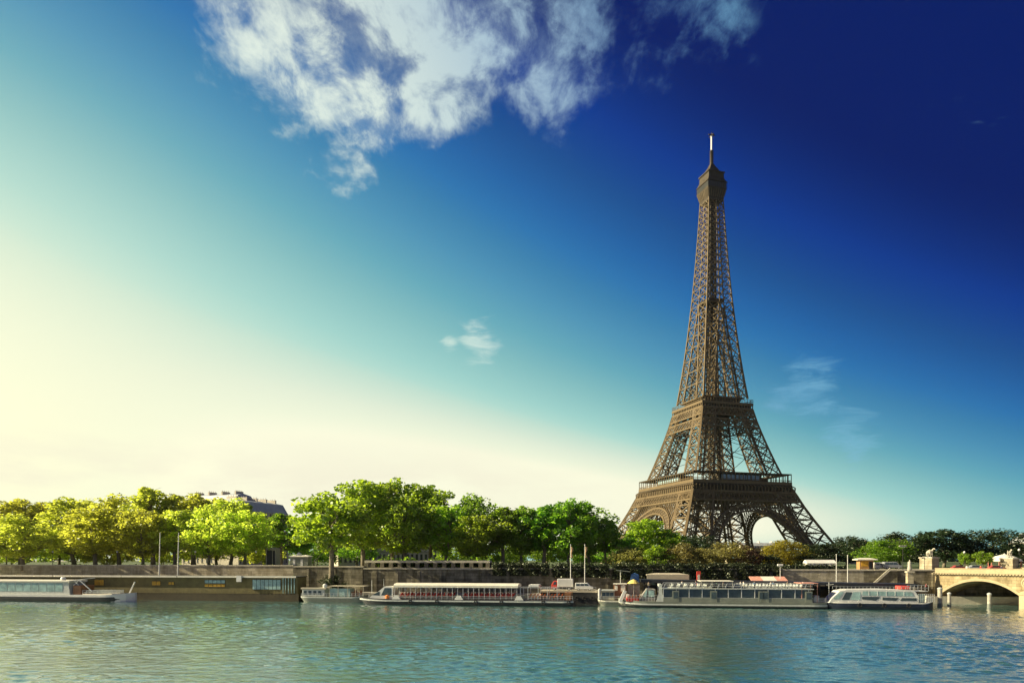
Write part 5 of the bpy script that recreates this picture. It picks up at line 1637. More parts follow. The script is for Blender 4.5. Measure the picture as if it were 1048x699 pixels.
def tug():
    u0, o = 611, 5.0
    X = lambda u: S(u, o) - S(u0, o)
    Ln = X(655); B = 5.0
    t = bthing('houseboat', u0, o, WATER, 'cluttered houseboat with a brown wheelhouse, blue tarp and yellow parasol', 'boat')
    hull(Ln, B, 1.4, 2.5, 3, 0.4, 0.2, 0.6, 0.45).build('hull', M_HULLG, t)
    strip_along(Ln, B, 1.0, 1.3, 2.5, 3, 0.45, 0.6, 0.3, 0.15).build('rubbing_strake', M_CREAM, t)
    mb = MB(); mb.box(X(612), X(614.6), 0.3, B - 0.3, 1.5, 4.4); mb.build('canvas_screen', M_WHITE, t, bevel=0.25)
    mb = MB(); mb.box(X(615.5), X(629), 0.6, B - 0.6, 1.4, 3.9); cab = mb.build('cabin', M_SAND, t, bevel=0.06)
    mb = MB(); mb.box(X(615), X(629.5), 0.3, B - 0.3, 3.9, 4.15); mb.build('cabin_roof', M_STRIPE, t)
    mb = MB()
    for u in (618, 622, 626): mb.box(X(u) - 0.45, X(u) + 0.45, 0.54, 0.597, 2.4, 3.5)
    mb.build('cabin_window_pane', M_BGLASS, cab)
    mb = MB(); mb.box(X(628), X(641), 1.0, B - 1.0, 1.4, 5.6); wh = mb.build('wheelhouse', M_WOOD, t, bevel=0.06)
    mb = MB(); mb.box(X(629), X(632), 0.92, 0.997, 4.0, 5.3); mb.build('wheelhouse_window_pane', M_CREAM, wh)
    mb = MB(); mb.box(X(635.5), X(640), 0.92, 0.997, 3.8, 5.4); mb.build('wheelhouse_window_pane', M_CREAM, wh)
    mb = MB(); mb.box(X(627.5), X(641.5), 0.7, B - 0.7, 5.6, 5.85); mb.build('wheelhouse_roof', M_CREAM, t)
    mb = MB(); mb.tube([(X(635), 2.2, 5.8), (X(635), 2.2, 9.3)], 0.1, 6); mb.build('mast', M_STEEL, t)
    mb = MB(); mb.prism([(X(630.5), 9.3), (X(645), 8.9), (X(645), 9.02), (X(630.5), 9.42)], 1.0, 4.0); mb.build('sun_sail', M_HULLG, t)
    mb = MB(); mb.prism([(X(645), 5.6), (X(655), 5.6), (X(654), 8.2), (X(650), 8.6), (X(646), 8.2)], 2.5, 4.6); mb.build('blue_tarp', M_BLUE, t, bevel=0.15)
    mb = MB(); mb.box(X(643), X(655), 1.5, 4.6, 1.4, 5.6); mb.build('deckhouse', M_DECK, t)
    mb = MB(); mb.lathe([(0.05, 7.0), (0.9, 6.6), (1.7, 5.9), (1.62, 5.85), (0.05, 6.5)], 12, X(648.5), 1.2); par = mb.build('parasol', M_YEL, t)
    mb = MB(); mb.tube([(X(648.5), 1.2, 1.4), (X(648.5), 1.2, 6.8)], 0.05, 6); mb.build('parasol_pole', M_STEEL, par)
    mb = MB(); mb.box(X(641), X(645), 0.5, 1.4, 1.4, 3.0); mb.build('deck_box', M_WHITE, t, bevel=0.1)
    rail(list(np.linspace(X(612), X(652), 14)), 0.2, 1.5, 2.5, 2).build('deck_rail', M_STEEL, t)
    return t


tug()


def landing_stage():
    u0, o = 656, 9.0
    X = lambda u: S(u, o) - S(u0, o)
    Ln = X(938); B = 6.5
    t = bthing('landing_stage', u0, o, WATER, 'long landing stage with a flat black roof behind the two glass-sided boats', 'landing stage')
    mb = MB(); mb.box(0, Ln, 0, B, -0.8, 1.4); mb.build('pontoon_hull', M_DARK, t)
    mb = MB(); mb.loft([[(x, y, z) for y, z in ((-0.6, zz), (B + 0.4, zz), (B + 0.4, zz + 0.75), (-0.6, zz + 0.75))] for x, zz in ((0, 6.1), (Ln, 5.25))]); mb.build('roof', M_HULLB, t)
    p = MB()
    for x in np.linspace(1, Ln - 1, 22): p.box(x - 0.12, x + 0.12, 0.1, 0.34, 1.4, 6.12 - 0.85 * x / Ln); p.box(x - 0.12, x + 0.12, B - 0.34, B - 0.1, 1.4, 6.12 - 0.85 * x / Ln)
    for x in np.linspace(1, Ln - 1, 22): p.box(x - 0.06, x + 0.06, 0.1, B - 0.1, 5.2 - 0.85 * x / Ln, 5.36 - 0.85 * x / Ln)
    p.box(1, Ln - 1, B / 2 - 0.06, B / 2 + 0.06, 4.4, 5.3)
    p.build('roof_frame', M_DARK, t)
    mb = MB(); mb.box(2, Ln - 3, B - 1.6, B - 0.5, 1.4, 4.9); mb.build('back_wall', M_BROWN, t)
    rail(list(np.linspace(0.5, Ln - 0.5, 60)), 0.1, 1.4, 2.5, 2).build('platform_rail_grille', M_DARK, t)
    return t


landing_stage()

# ------------------------------------------------------------------ the stone bridge
M_BR = stone_mat('bridge_stone', (0.41, 0.33, 0.19), bw=2.2, bh=0.75, var=0.2, stain=(0.50, 0.45, 0.36), mort=0.45)
M_BRC = mat('bridge_cornice', (0.41, 0.335, 0.20), rough=0.8, var=0.15, scale=0.7)
M_VERD = mat('weathered_bronze', (0.20, 0.21, 0.17), rough=0.6, var=0.35, scale=1.5)
M_STATUE = mat('statue_stone', (0.46, 0.43, 0.35), rough=0.8, var=0.3, scale=1.2)
BW_ = 35.0
bx0, by0, _ = at(963, 196)
bridge = thing('stone_bridge', (bx0, by0, 0), R(-60), 'cream stone arch bridge reaching in from the photo\'s edge', 'bridge')
SPAN, PIER, NARCH = 19.6, 3.0, 4
ZS, ZCR, ZTOP = -5.6, -1.9, 0.35


def bridge_ring(x, zb): return [(x, 0, zb), (x, 0, ZTOP), (x, BW_, ZTOP), (x, BW_, zb)]


rings = [bridge_ring(-1.6, WATER - 2), bridge_ring(0, WATER - 2)]
x = 0.0
for i in range(NARCH):
    for k in np.linspace(0, 1, 25):
        rings.append(bridge_ring(x + 0.001 + (SPAN - 0.002) * k, ZS + (ZCR - ZS) * (1 - abs(2 * k - 1) ** 2.1)))
    x += SPAN
    rings += [bridge_ring(x, WATER - 2), bridge_ring(x + PIER, WATER - 2)]
    x += PIER
rings.append(bridge_ring(x + 12, WATER - 2))
XEND = x + 12
MB().loft(rings).build('arch_span', M_BR, bridge)
# arch ring of voussoirs, a hand proud of the face
for i in range(NARCH):
    xo = i * (SPAN + PIER)
    mb = MB(); rr = []
    for k in np.linspace(0, 1, 25):
        z = ZS + (ZCR - ZS) * (1 - abs(2 * k - 1) ** 2.1); xx = xo + SPAN * k
        rr.append([(xx, -0.09, z + 0.02), (xx, -0.09, z + 0.72), (xx, 0.02, z + 0.72), (xx, 0.02, z + 0.02)])
    mb.loft(rr); mb.build('arch_ring', M_BRC, bridge)
for i in range(NARCH):
    xo = i * (SPAN + PIER) + SPAN
    mb = MB()
    pr = [(xo + PIER / 2 + 1.75 * math.cos(a), -1.6 * math.sin(a) + 0.0) for a in np.linspace(0, math.pi, 11)]
    mb.loft([[(px, min(py, 0.3), z) for px, py in pr] for z in (WATER - 2, -5.0)])
    mb.loft([[(xo + PIER / 2 + (px - xo - PIER / 2) * f, py * f, z) for px, py in pr] for f, z in ((1.12, -5.0), (1.12, -4.7), (0.7, -4.2), (0.1, -3.9))])
    p = mb.build('pier_cutwater', M_BRC, bridge)
    mb = MB(); ringc = lambda r_, y: [(xo + PIER / 2 + r_ * math.cos(a), y, -2.1 + r_ * math.sin(a)) for a in np.linspace(0, 2 * math.pi, 20, endpoint=False)]
    mb.loft([ringc(1.35, 0.0), ringc(1.35, -0.18), ringc(1.05, -0.3), ringc(0.9, -0.16), ringc(0.3, -0.3)])
    mb.build('wreath_relief', M_BRC, p)
mb = MB(); mb.box(-1.6, XEND, -0.75, -0.002, ZTOP - 0.32, ZTOP + 0.0); mb.box(-1.6, XEND, -0.45, -0.002, ZTOP - 0.65, ZTOP - 0.322); mb.build('cornice_trim', M_BRC, bridge)
cb = MB(); cb.box(-0.17, 0.17, -0.68, -0.456, -0.3, -0.002); cbo = cb.build('corbel', M_BRC, bridge, loc=(-2, 0, ZTOP - 0.32))
for x in np.arange(-1.2, 64, 0.75):
    c = cbo.copy(); COL.objects.link(c); c.parent = bridge; c.location = (x, 0, ZTOP - 0.32)
for y in (0.0, BW_ - 0.5):
    mb = MB(); mb.box(-1.6, XEND, y, y + 0.5, ZTOP, ZTOP + 0.95); mb.box(-1.6, XEND, y - 0.12, y + 0.62, ZTOP + 0.952, ZTOP + 1.12); mb.build('parapet', M_BRC, bridge)
mb = MB(); mb.box(-1.6, XEND, 6, BW_ - 6, ZTOP + 0.004, ZTOP + 0.05); mb.build('roadway', M_ROAD, bridge)
for y0, y1 in ((0.5, 5.9), (BW_ - 5.9, BW_ - 0.5)):
    mb = MB(); mb.box(-1.6, XEND, y0, y1, ZTOP, ZTOP + 0.17); mb.build('footway', M_COPE, bridge)


def skin_mesh(name, pts, edges, radii, root=0, sub=1):
    """a body grown over a skeleton of joints"""
    me = bpy.data.meshes.new(name); me.from_pydata(pts, edges, [])
    o = bpy.data.objects.new(name, me); COL.objects.link(o)
    sk = o.modifiers.new('skin', 'SKIN'); sk.use_smooth_shade = True
    for i, r in enumerate(radii):
        v = me.skin_vertices[0].data[i]; v.radius = (r, r) if not hasattr(r, '__len__') else r; v.use_root = (i == root)
    if sub:
        ss = o.modifiers.new('sub', 'SUBSURF'); ss.levels = sub; ss.render_levels = sub
    dg = bpy.context.evaluated_depsgraph_get()
    out = bpy.data.meshes.new_from_object(o.evaluated_get(dg))
    out.name = name
    bpy.data.objects.remove(o); bpy.data.meshes.remove(me)
    return out


# horse with a walking man beside it, as on the bridge's plinths
horse_pts = [(0, 0, 1.35), (0.45, 0, 1.38), (0.85, 0, 1.55), (1.2, 0, 2.0), (1.45, 0, 2.15), (1.8, 0, 1.85), (-0.5, 0, 1.38), (-0.8, 0, 1.3), (-1.0, 0, 1.0), (-1.05, 0, 0.6),
             (0.62, 0.2, 0.95), (0.78, 0.2, 0.5), (0.70, 0.2, 0.03), (0.62, -0.2, 0.95), (1.05, -0.2, 0.75), (0.9, -0.2, 0.35),
             (-0.6, 0.2, 0.95), (-0.82, 0.2, 0.55), (-0.74, 0.2, 0.03), (-0.5, -0.2, 0.95), (-0.68, -0.2, 0.55), (-0.55, -0.2, 0.03)]
horse_e = [(0, 1), (1, 2), (2, 3), (3, 4), (4, 5), (0, 6), (6, 7), (7, 8), (8, 9), (1, 10), (10, 11), (11, 12), (1, 13), (13, 14), (14, 15), (6, 16), (16, 17), (17, 18), (6, 19), (19, 20), (20, 21)]
horse_r = [.36, .36, .27, .2, .16, .1, .36, .15, .09, .05, .15, .09, .08, .15, .09, .08, .17, .1, .08, .17, .1, .08]
HORSE = skin_mesh('horse_body', horse_pts, horse_e, horse_r); HORSE.materials.append(M_STATUE)


def man_points(sit=False, arm=0.0, stride=0.12):
    if not sit:
        p = [(0, 0, .95), (0, 0, 1.15), (0, 0, 1.38), (0, 0, 1.50), (0, 0.02, 1.62), (0, 0.02, 1.74),
             (.10, 0, .88), (.11, stride * .4, .50), (.11, stride, .09), (.11, stride + .13, .04),
             (-.10, 0, .88), (-.11, -stride * .4, .50), (-.11, -stride, .09), (-.11, -stride + .13, .04),
             (.20, 0, 1.40), (.27, .03 + arm * .1, 1.14), (.27, .12 + arm * .3, .90 + arm * .3), (.27, .15 + arm * .35, .82 + arm * .35),
             (-.20, 0, 1.40), (-.27, .03, 1.14), (-.26, .10, .90), (-.26, .12, .82)]
    else:
        p = [(0, 0, .50), (0, -.03, .72), (0, -.04, .95), (0, -.03, 1.07), (0, 0, 1.18), (0, .01, 1.30),
             (.10, .05, .50), (.11, .42, .50), (.11, .44, .09), (.11, .57, .04),
             (-.10, .05, .50), (-.11, .42, .50), (-.11, .44, .09), (-.11, .57, .04),
             (.20, -.03, .96), (.26, .06, .72), (.18, .28, .62), (.15, .36, .60),
             (-.20, -.03, .96), (-.26, .06, .72), (-.18, .28, .62), (-.15, .36, .60)]
    e = [(0, 1), (1, 2), (2, 3), (3, 4), (4, 5), (0, 6), (6, 7), (7, 8), (8, 9), (0, 10), (10, 11), (11, 12), (12, 13), (2, 14), (14, 15), (15, 16), (16, 17), (2, 18), (18, 19), (19, 20), (20, 21)]
    r = [(.15, .11), (.135, .10), (.165, .10), .05, .085, .075, .085, .06, .042, .04, .085, .06, .042, .04, .055, .042, .032, .035, .055, .042, .032, .035]
    return p, e, r


_p, _e, _r = man_points(arm=1.0, stride=0.2)
MAN_STATUE = skin_mesh('man_figure', _p, _e, _r); MAN_STATUE.materials.append(M_STATUE)


def plinth_group(u, D, w, zb, zt, label_p, label_s, face):
    x, y, _ = at(u, D)
    t = thing('bridge_plinth', (x, y, zb), R(-60), label_p, 'plinth', 'plinths at the bridge end')
    h = zt - zb
    mb = MB(); mb.box(-w / 2, w / 2, -w / 2, w / 2, 0.5, h - 0.35); mb.build('shaft', M_PALE, t)
    mb = MB(); mb.box(-w / 2 - 0.3, w / 2 + 0.3, -w / 2 - 0.3, w / 2 + 0.3, -1.0, 0.5); mb.build('base', M_COPE, t)
    mb = MB(); mb.box(-w / 2 - 0.2, w / 2 + 0.2, -w / 2 - 0.2, w / 2 + 0.2, h - 0.35, h); mb.build('cap', M_COPE, t, bevel=0.05)
    s = thing('horse_statue', (x, y, zt), R(face), label_s, 'statue', 'horse groups on the plinths')
    mb = MB(); mb.box(-1.5, 1.5, -1.0, 1.0, 0, 0.14); mb.build('base', M_STATUE, s)
    for nm, me, lc in (('horse', HORSE, (0, 0.1, 0.13)), ('warrior', MAN_STATUE, (0.75, -0.62, 0.13))):
        o = bpy.data.objects.new(nm, me); COL.objects.link(o); o.parent = s; o.location = lc; o.scale = (1.12,) * 3 if nm == 'horse' else (1.25,) * 3
    return t


plinth_group(951, 207, 3.6, 0.3, 4.45, 'white stone plinth with a horse group, at the near corner of the bridge end', 'stone horse with a standing man on the plinth at the near end of the bridge', -75)
plinth_group(1033, 212, 3.4, 0.3, 4.2, 'white stone plinth with a horse group, before the striped canopy at the photo\'s edge', 'stone horse with a standing man on the plinth in front of the striped canopy', -110)

# standing figure on its tall pedestal on the quay
x, y, _ = bank(S(931, 26), 26)
t = thing('quay_monument', (x, y, QUAY), R(BANK_A), 'tall pale pedestal on the quay carrying a standing robed figure', 'monument')
mb = MB(); mb.box(-1.1, 1.1, -1.1, 1.1, 0, 3.0); mb.box(-0.75, 0.75, -0.75, 0.75, 3.0, 6.6); mb.build('pedestal', M_PALE, t)
mb = MB(); mb.box(-0.95, 0.95, -0.95, 0.95, 6.6, 6.95); mb.build('cap', M_COPE, t)
o = bpy.data.objects.new('figure', MAN_STATUE); COL.objects.link(o); o.parent = t; o.location = (0, 0, 6.93); o.scale = (1.9, 1.9, 1.85)
mb = MB(); mb.lathe([(0.62, 6.93), (0.55, 7.8), (0.38, 8.9), (0.42, 9.5), (0.12, 9.75)], 12); mb.build('robe', M_STATUE, t, smooth=True)

# mooring piles before the bridge
M_PILE = mat('pile_grey', (0.40, 0.37, 0.30), rough=0.85, var=0.3, scale=1.5)
for u, v, D, w_, lb in ((962, 601.5, 184, 0.55, 'thickest grey mooring pile, just off the stern of the white boat'), (971.5, 606.5, 187, 0.42, 'short grey mooring pile between the thick one and the bridge arch'), (1012.5, 607, 181, 0.45, 'lone grey mooring pile standing in the middle of the bridge arch')):
    x, y, _ = at(u, D)
    t = thing('mooring_pile', (x, y, WATER), 0, lb, 'pile', 'mooring piles in the river')
    h = zat(v, D) - WATER
    mb = MB(); mb.tube([(0, 0, -2), (0, 0, h - 0.3)], w_, 12); mb.build('shaft', M_PILE, t, smooth=False)
    mb = MB(); mb.lathe([(w_ + 0.08, h - 0.3), (w_ + 0.08, h - 0.05), (w_ * 0.5, h + 0.12), (0.03, h + 0.2)], 12); mb.build('cap', M_STRIPE, t)
    mb = MB(); mb.lathe([(w_ + 0.02, -0.4), (w_ + 0.05, 0.0), (w_ + 0.05, 0.9), (w_ + 0.01, 1.0)], 12); mb.build('weed_band', M_HULLG, t)

# ------------------------------------------------------------------ buildings
M_LIME = mat('facade_limestone', (0.56, 0.50, 0.40), rough=0.85, var=0.14, scale=0.15)
M_ZINC = mat('zinc_roof', (0.44, 0.46, 0.46), rough=0.5, var=0.18, scale=0.3)
M_WIN = mat('window_dark', (0.045, 0.05, 0.055), rough=0.2, var=0.3, spec=0.8)
M_SLATE = mat('slate', (0.10, 0.11, 0.12), rough=0.6, var=0.2, scale=0.5)


def building(name, u0, u1, D0, D1, vtop, label, floors=6, depth=16, wall=M_LIME, roof=M_ZINC, chim=4, bays=None, mansard=5.0, step=0.0):
    a = Vector(at(u0, D0, STREET)); b = Vector(at(u1, D1, STREET))
    d = b - a; ln = d.length; rz = math.atan2(d.y, d.x)
    t = thing(name, a, rz, label, 'building')
    H = zat(vtop, D0) - STREET
    hw = H - mansard
    mb = MB(); mb.box(0, ln, 0, depth, 0, hw); w_ = mb.build('wall', wall, t)
    mb = MB(); mb.loft([[(x0, y0, z) , (x1, y0, z), (x1, y1, z), (x0, y1, z)] for x0, x1, y0, y1, z in ((-0.3, ln + 0.3, -0.3, depth + 0.3, hw + 0.002), (0.2, ln - 0.2, 0.2, depth - 0.2, hw + 0.3), (2.0, ln - 2.0, 2.4, depth - 2.4, hw + mansard * 0.8), (3.0, ln - 3.0, depth / 2 - 0.5, depth / 2 + 0.5, hw + mansard))])
    rf = mb.build('roof', roof, t)
    for i in range(chim):
        x = ln * (i + 0.6) / (chim + 0.2)
        mb = MB(); mb.box(x - 0.5, x + 0.5, depth * 0.3, depth * 0.7, hw + mansard * 0.5, hw + mansard + 1.4)
        for k in range(4): mb.tube([(x, depth * (0.34 + 0.1 * k), hw + mansard + 1.4), (x, depth * (0.34 + 0.1 * k), hw + mansard + 2.1)], 0.18, 6)
        mb.build('chimney', wall, rf)
    bays = bays or max(3, int(ln / 3.4)); fh = hw / floors
    win = None
    for i in range(bays):
        for k in range(floors):
            if bays * floors > 100 and k < floors - 100 // bays: continue
            x = ln * (i + 0.5) / bays; z = fh * (k + 0.25)
            if win is None:
                mb = MB(); mb.box(-0.62, 0.62, -0.05, 0.0, 0, fh * 0.58); win = mb.build('window', M_WIN, t)
                mb = MB(); mb.box(-0.85, 0.85, -0.22, -0.052, -0.18, -0.02); mb.build('sill', M_COPE, win); o_ = win
                o_.location = (x, -0.003, z)
            else:
                o_ = copy_tree(win, t); o_.location = (x, -0.003, z)
    mb = MB()
    for k in (1, floors - 1): mb.box(-0.1, ln + 0.1, -0.5, -0.224, fh * k - 0.12, fh * k + 0.12)
    mb.build('balcony_ledge', M_COPE, t)
    return t


building('apartment_block', 244, 295, 400, 440, 509, 'pale apartment block with grey zinc roof rising above the hazy trees', floors=7, depth=18, chim=5, mansard=7)
building('apartment_block', 186, 243, 430, 415, 506, 'apartment block almost hidden behind the hazy trees, only its roof and chimneys clear', floors=7, depth=16, chim=4, mansard=6)
building('pale_building', 346, 452, 352, 372, 544, 'pale colonnaded building glimpsed between the trunks below the high clump', floors=2, depth=18, chim=0, mansard=2.5, bays=22)
building('stone_building', 1032, 1075, 470, 450, 549, 'sunlit cream stone building above the trees at the photo\'s edge beyond the bridge', floors=5, depth=16, chim=3, mansard=4)
building('distant_block', 758, 800, 900, 900, 555, 'far pale building seen low through the tower\'s wide arch', floors=5, depth=20, chim=3, mansard=4)
building('distant_block', 612, 668, 860, 890, 556, 'far pale building behind the tower\'s outer foot, beyond the row of trees', floors=5, depth=20, chim=3, mansard=4)
building('distant_block', 876, 935, 900, 880, 554, 'far pale building just showing over the dark trees beside the tower', floors=5, depth=20, chim=3, mansard=4)

# covered railway along the quay: openings between piers
u0, u1 = 373, 501
t = bthing('railway_gallery', u0, 32.2, STREET + 0.4, 'long stone railway gallery with a row of dark square openings above the wall', 'gallery')
ln = S(u1, 32.2) - S(u0, 32.2)
mb = MB(); mb.box(0, ln, 0, 4.0, 2.05, 2.75); mb.build('roof_slab', M_COPE, t)
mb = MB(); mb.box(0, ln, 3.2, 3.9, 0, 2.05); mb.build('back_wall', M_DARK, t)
mb = MB(); mb.box(0, ln, 0.0, 0.6, 0, 0.62); mb.build('sill_wall', M_WALL, t)
first = None
for i in range(15):
    x = ln * i / 14
    if first is None:
        mb = MB(); mb.box(-0.6, 0.6, 0.02, 0.7, 0.62, 2.05); first = mb.build('pier', M_WALL, t, loc=(x + 0.6, 0, 0))
    else:
        c = first.copy(); COL.objects.link(c); c.parent = t; c.location = (min(max(x, 0.6), ln - 0.6), 0, 0)

# ------------------------------------------------------------------ kiosks, shelters and signs
def kiosk(name, u0, u1, o, zb, zt, label, cat, wall, roof, opening=None, roof_over=0.4, bump=False, posters=False, depth=3.0):
    t = bthing(name, u0, o, zb, label, cat)
    ln = S(u1, o) - S(u0, o); h = zt - zb
    mb = MB(); mb.box(0, ln, 0, depth, 0, h - 0.4); w_ = mb.build('wall', wall, t)
    mb = MB(); ov = roof_over; mb.loft([[(-ov, -ov, z0), (ln + ov, -ov, z0), (ln + ov, depth + ov, z0), (-ov, depth + ov, z0)] for z0 in (h - 0.4, h - 0.15)] + [[(ln * 0.2, depth * 0.3, h + 0.25), (ln * 0.8, depth * 0.3, h + 0.25), (ln * 0.8, depth * 0.7, h + 0.25), (ln * 0.2, depth * 0.7, h + 0.25)]]); mb.build('roof', roof, t)
    if opening:
        mb = MB(); mb.box(ln * 0.1, ln * 0.62, -0.05, -0.003, 0.9, h - 0.7); mb.build('serving_hatch', opening, w_)
        mb = MB(); mb.box(ln * 0.68, ln * 0.92, -0.05, -0.003, 0.05, h - 0.8); mb.build('door', M_DARK, w_)
    if posters:
        for a in (0.22, 0.66):
            mb = MB(); mb.box(ln * a - 0.4, ln * a + 0.4, -0.06, -0.003, 0.8, h - 1.2); mb.build('poster_panel', M_WHITE, w_)
    if bump:
        mb = MB(); mb.lathe([(0.9, h + 0.0), (0.8, h + 0.6), (0.3, h + 0.95), (0.03, h + 1.1)], 12, ln * 0.4, depth / 2); mb.build('roof_vent_cap', M_WHITE, t)
    return t


kiosk('news_kiosk', 297, 315, 33.5, STREET + 0.4, 5.0, 'grey-green kiosk with a white domed top and two white posters', 'kiosk', M_HULLG, M_CREAM, bump=True, posters=True)
kiosk('beige_hut', 272, 282.5, 44, STREET, 7.6, 'tall plain beige hut half hidden among the hazy trees', 'hut', M_SAND, M_SAND, roof_over=0.1, opening=M_DARK)
kiosk('snack_kiosk', 880, 894, 35, STREET + 0.6, 4.0, 'snack kiosk with an orange-lit front and flat pale roof on the wall top', 'kiosk', mat('kiosk_orange', (0.40, 0.23, 0.09), rough=0.7, var=0.2), M_CREAM, opening=M_AMBER, roof_over=0.9)  # orange light on the front put into the wall colour
kiosk('quay_pavilion', 663, 704, 22, QUAY, -0.35, 'quay pavilion with a broad beige fascia in front of the dark hedge', 'pavilion', M_DARK, M_SAND, opening=M_BGLASS, roof_over=0.3, depth=5)
tq = bpy.data.objects['quay_pavilion']; lnq = S(704, 22) - S(663, 22)
mb = MB(); mb.box(-0.32, lnq + 0.32, -0.45, -0.302, 4.45, 5.95); mb.build('fascia', M_SAND, tq)
# pink and cream awning stand
t = bthing('awning_stand', 769, 19.5, QUAY, 'quay stand under a sloping pink and cream awning', 'stand')
ln = S(806, 19.5) - S(769, 19.5)
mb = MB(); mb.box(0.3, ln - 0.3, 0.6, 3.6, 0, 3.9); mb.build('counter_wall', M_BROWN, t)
for a, b, m in ((0, 0.32, M_PINK), (0.322, 0.70, M_CREAM), (0.702, 1.0, M_PINK)):
    mb = MB(); mb.loft([[(x, -0.6, 4.15), (x, -0.6, 4.4), (x, 3.9, 5.45), (x, 3.9, 5.2)] for x in (ln * a, ln * b)]); mb.build('awning', m, t)
for x in (0.15, ln / 2, ln - 0.15):
    mb = MB(); mb.box(x - 0.06, x + 0.06, -0.5, -0.38, 0, 4.2); mb.build('post', M_STEEL, t)
# white marquee
t = bthing('marquee', 826, 35, STREET + 0.4, 'long low white marquee on top of the wall beside the tower\'s outer leg', 'marquee')
ln = S(856, 35) - S(826, 35)
mb = MB(); mb.loft([[(x, 0, 2.0), (x, 1.0, 2.6), (x, 2.5, 3.0), (x, 4.0, 2.6), (x, 5, 2.0)] for x in (0.0, ln)]); mb.build('roof', M_WHITE, t)
mb = MB(); mb.box(0.15, ln - 0.15, 0.2, 4.8, 0.0, 1.98); mb.build('side_wall', M_CREAM, t)
mb = MB()
for x in np.linspace(0.1, ln - 0.1, 6): mb.box(x - 0.07, x + 0.07, -0.02, 0.12, 0, 2.05)
mb.build('frame', M_STEEL, t)
# striped round canopy behind the far plinth
x, y, _ = at(1028, 222)
t = thing('striped_canopy', (x, y, STREET), 0, 'wide cream canopy with scalloped edge behind the second plinth', 'canopy')
mb = MB(); mb.lathe([(4.6, 2.9), (4.55, 3.35), (2.4, 4.5), (0.3, 5.1), (0.02, 5.4)], 20); mb.build('roof', M_CREAM, t)
mb = MB()
for a in np.linspace(0, 2 * math.pi, 10, endpoint=False): mb.tube([(4.2 * math.cos(a), 4.2 * math.sin(a), 0), (4.2 * math.cos(a), 4.2 * math.sin(a), 3.0)], 0.1, 6)
mb.lathe([(4.1, 2.86), (4.3, 2.86), (4.3, 2.98), (4.1, 2.98)], 20); mb.build('post_frame', M_PINK, t)
mb = MB(); mb.lathe([(3.4, 0), (3.4, 0.4), (1.2, 0.42), (1.0, 2.9)], 20); mb.build('turntable', M_ORANGE, t)
# red information column
t = bthing('sign_column', 715, 18.5, QUAY, 'tall red sign column with a pale panel standing on the quay', 'sign')
h = Z(584.5, 715, 18.5) - QUAY
mb = MB(); mb.box(-0.55, 0.55, -0.25, 0.25, 0, h); mb.build('column', M_RED, t, bevel=0.05)
mb = MB(); mb.box(-0.3, 0.3, -0.29, -0.252, h - 4.2, h - 0.9); mb.build('panel', M_CREAM, t)


def pole(name, u, vtop, vb, o, label, cat, group=None, lean=0.0, rad=0.11, flag=None, m=M_WHITE, zb=None):
    zb = QUAY if zb is None else zb
    t = bthing(name, u, o, zb, label, cat, group)
    h = Z(vtop, u, o) - zb
    mb = MB(); mb.tube([(0, 0, 0), (lean * 0.5, 0, h * 0.5), (lean, 0, h)], [rad, rad * 0.85, rad * 0.55], 8); mb.build('shaft', m, t)
    mb = MB(); mb.lathe([(0.03, h - 0.02), (0.16, h + 0.1), (0.12, h + 0.26), (0.02, h + 0.34)], 8, lean, 0); mb.build('finial', m, t)
    mb = MB(); mb.lathe([(rad * 2.6, 0), (rad * 2.6, 0.25), (rad * 1.1, 0.4)], 10); mb.build('foot_plate', M_DARK, t)
    if flag:
        r = np.random.default_rng(int(u)); n = 10; fl = MB(); rr = []
        for k in range(n):
            z = h - 0.3 - 3.0 * k / (n - 1)
            wv = 0.75 * (0.75 + 0.25 * math.sin(k * 0.9)); rr.append([(lean + 0.06, -0.03, z), (lean + wv * 0.5, -0.22 + 0.1 * math.sin(k), z - 0.1), (lean + wv, -0.02, z - 0.25), (lean + wv * 0.5, 0.14 + 0.1 * math.sin(k), z - 0.1)])
        fl.loft(rr); fl.build('flag', flag, t)
    return t


G_P = 'flagpoles along the quay'
pole('flagpole', 162.5, 546, 583, 17.6, 'slim white flagpole before the hazy trees, the one nearer the photo\'s edge', 'flagpole', G_P, lean=0.45, rad=0.2)
pole('flagpole', 181.5, 546, 583, 17.6, 'slim white flagpole before the hazy trees, nearer the beige hut', 'flagpole', G_P, lean=0.45, rad=0.2)
M_FLAG = mat('flag_faded', (0.36, 0.24, 0.13), rough=0.8, var=0.4, scale=1.5)
pole('flagpole', 584, 558, 604, 15.4, 'pale flagpole with a hanging faded flag, beside the white truck', 'flagpole', G_P, rad=0.13, flag=M_FLAG, zb=PDECK)
pole('flagpole', 598.5, 558, 604, 15.4, 'pale flagpole with a hanging faded flag, beside the white van on the pontoon', 'flagpole', G_P, rad=0.13, flag=M_FLAG, zb=PDECK)
pole('flagpole', 856, 568, 600, 20.5, 'white flagpole in front of the lighter wall, next to the marquee', 'flagpole', G_P, rad=0.14)
pole('flagpole', 867.5, 569, 600, 20.5, 'white flagpole in front of the lighter wall, nearer the stairs', 'flagpole', G_P, rad=0.14)


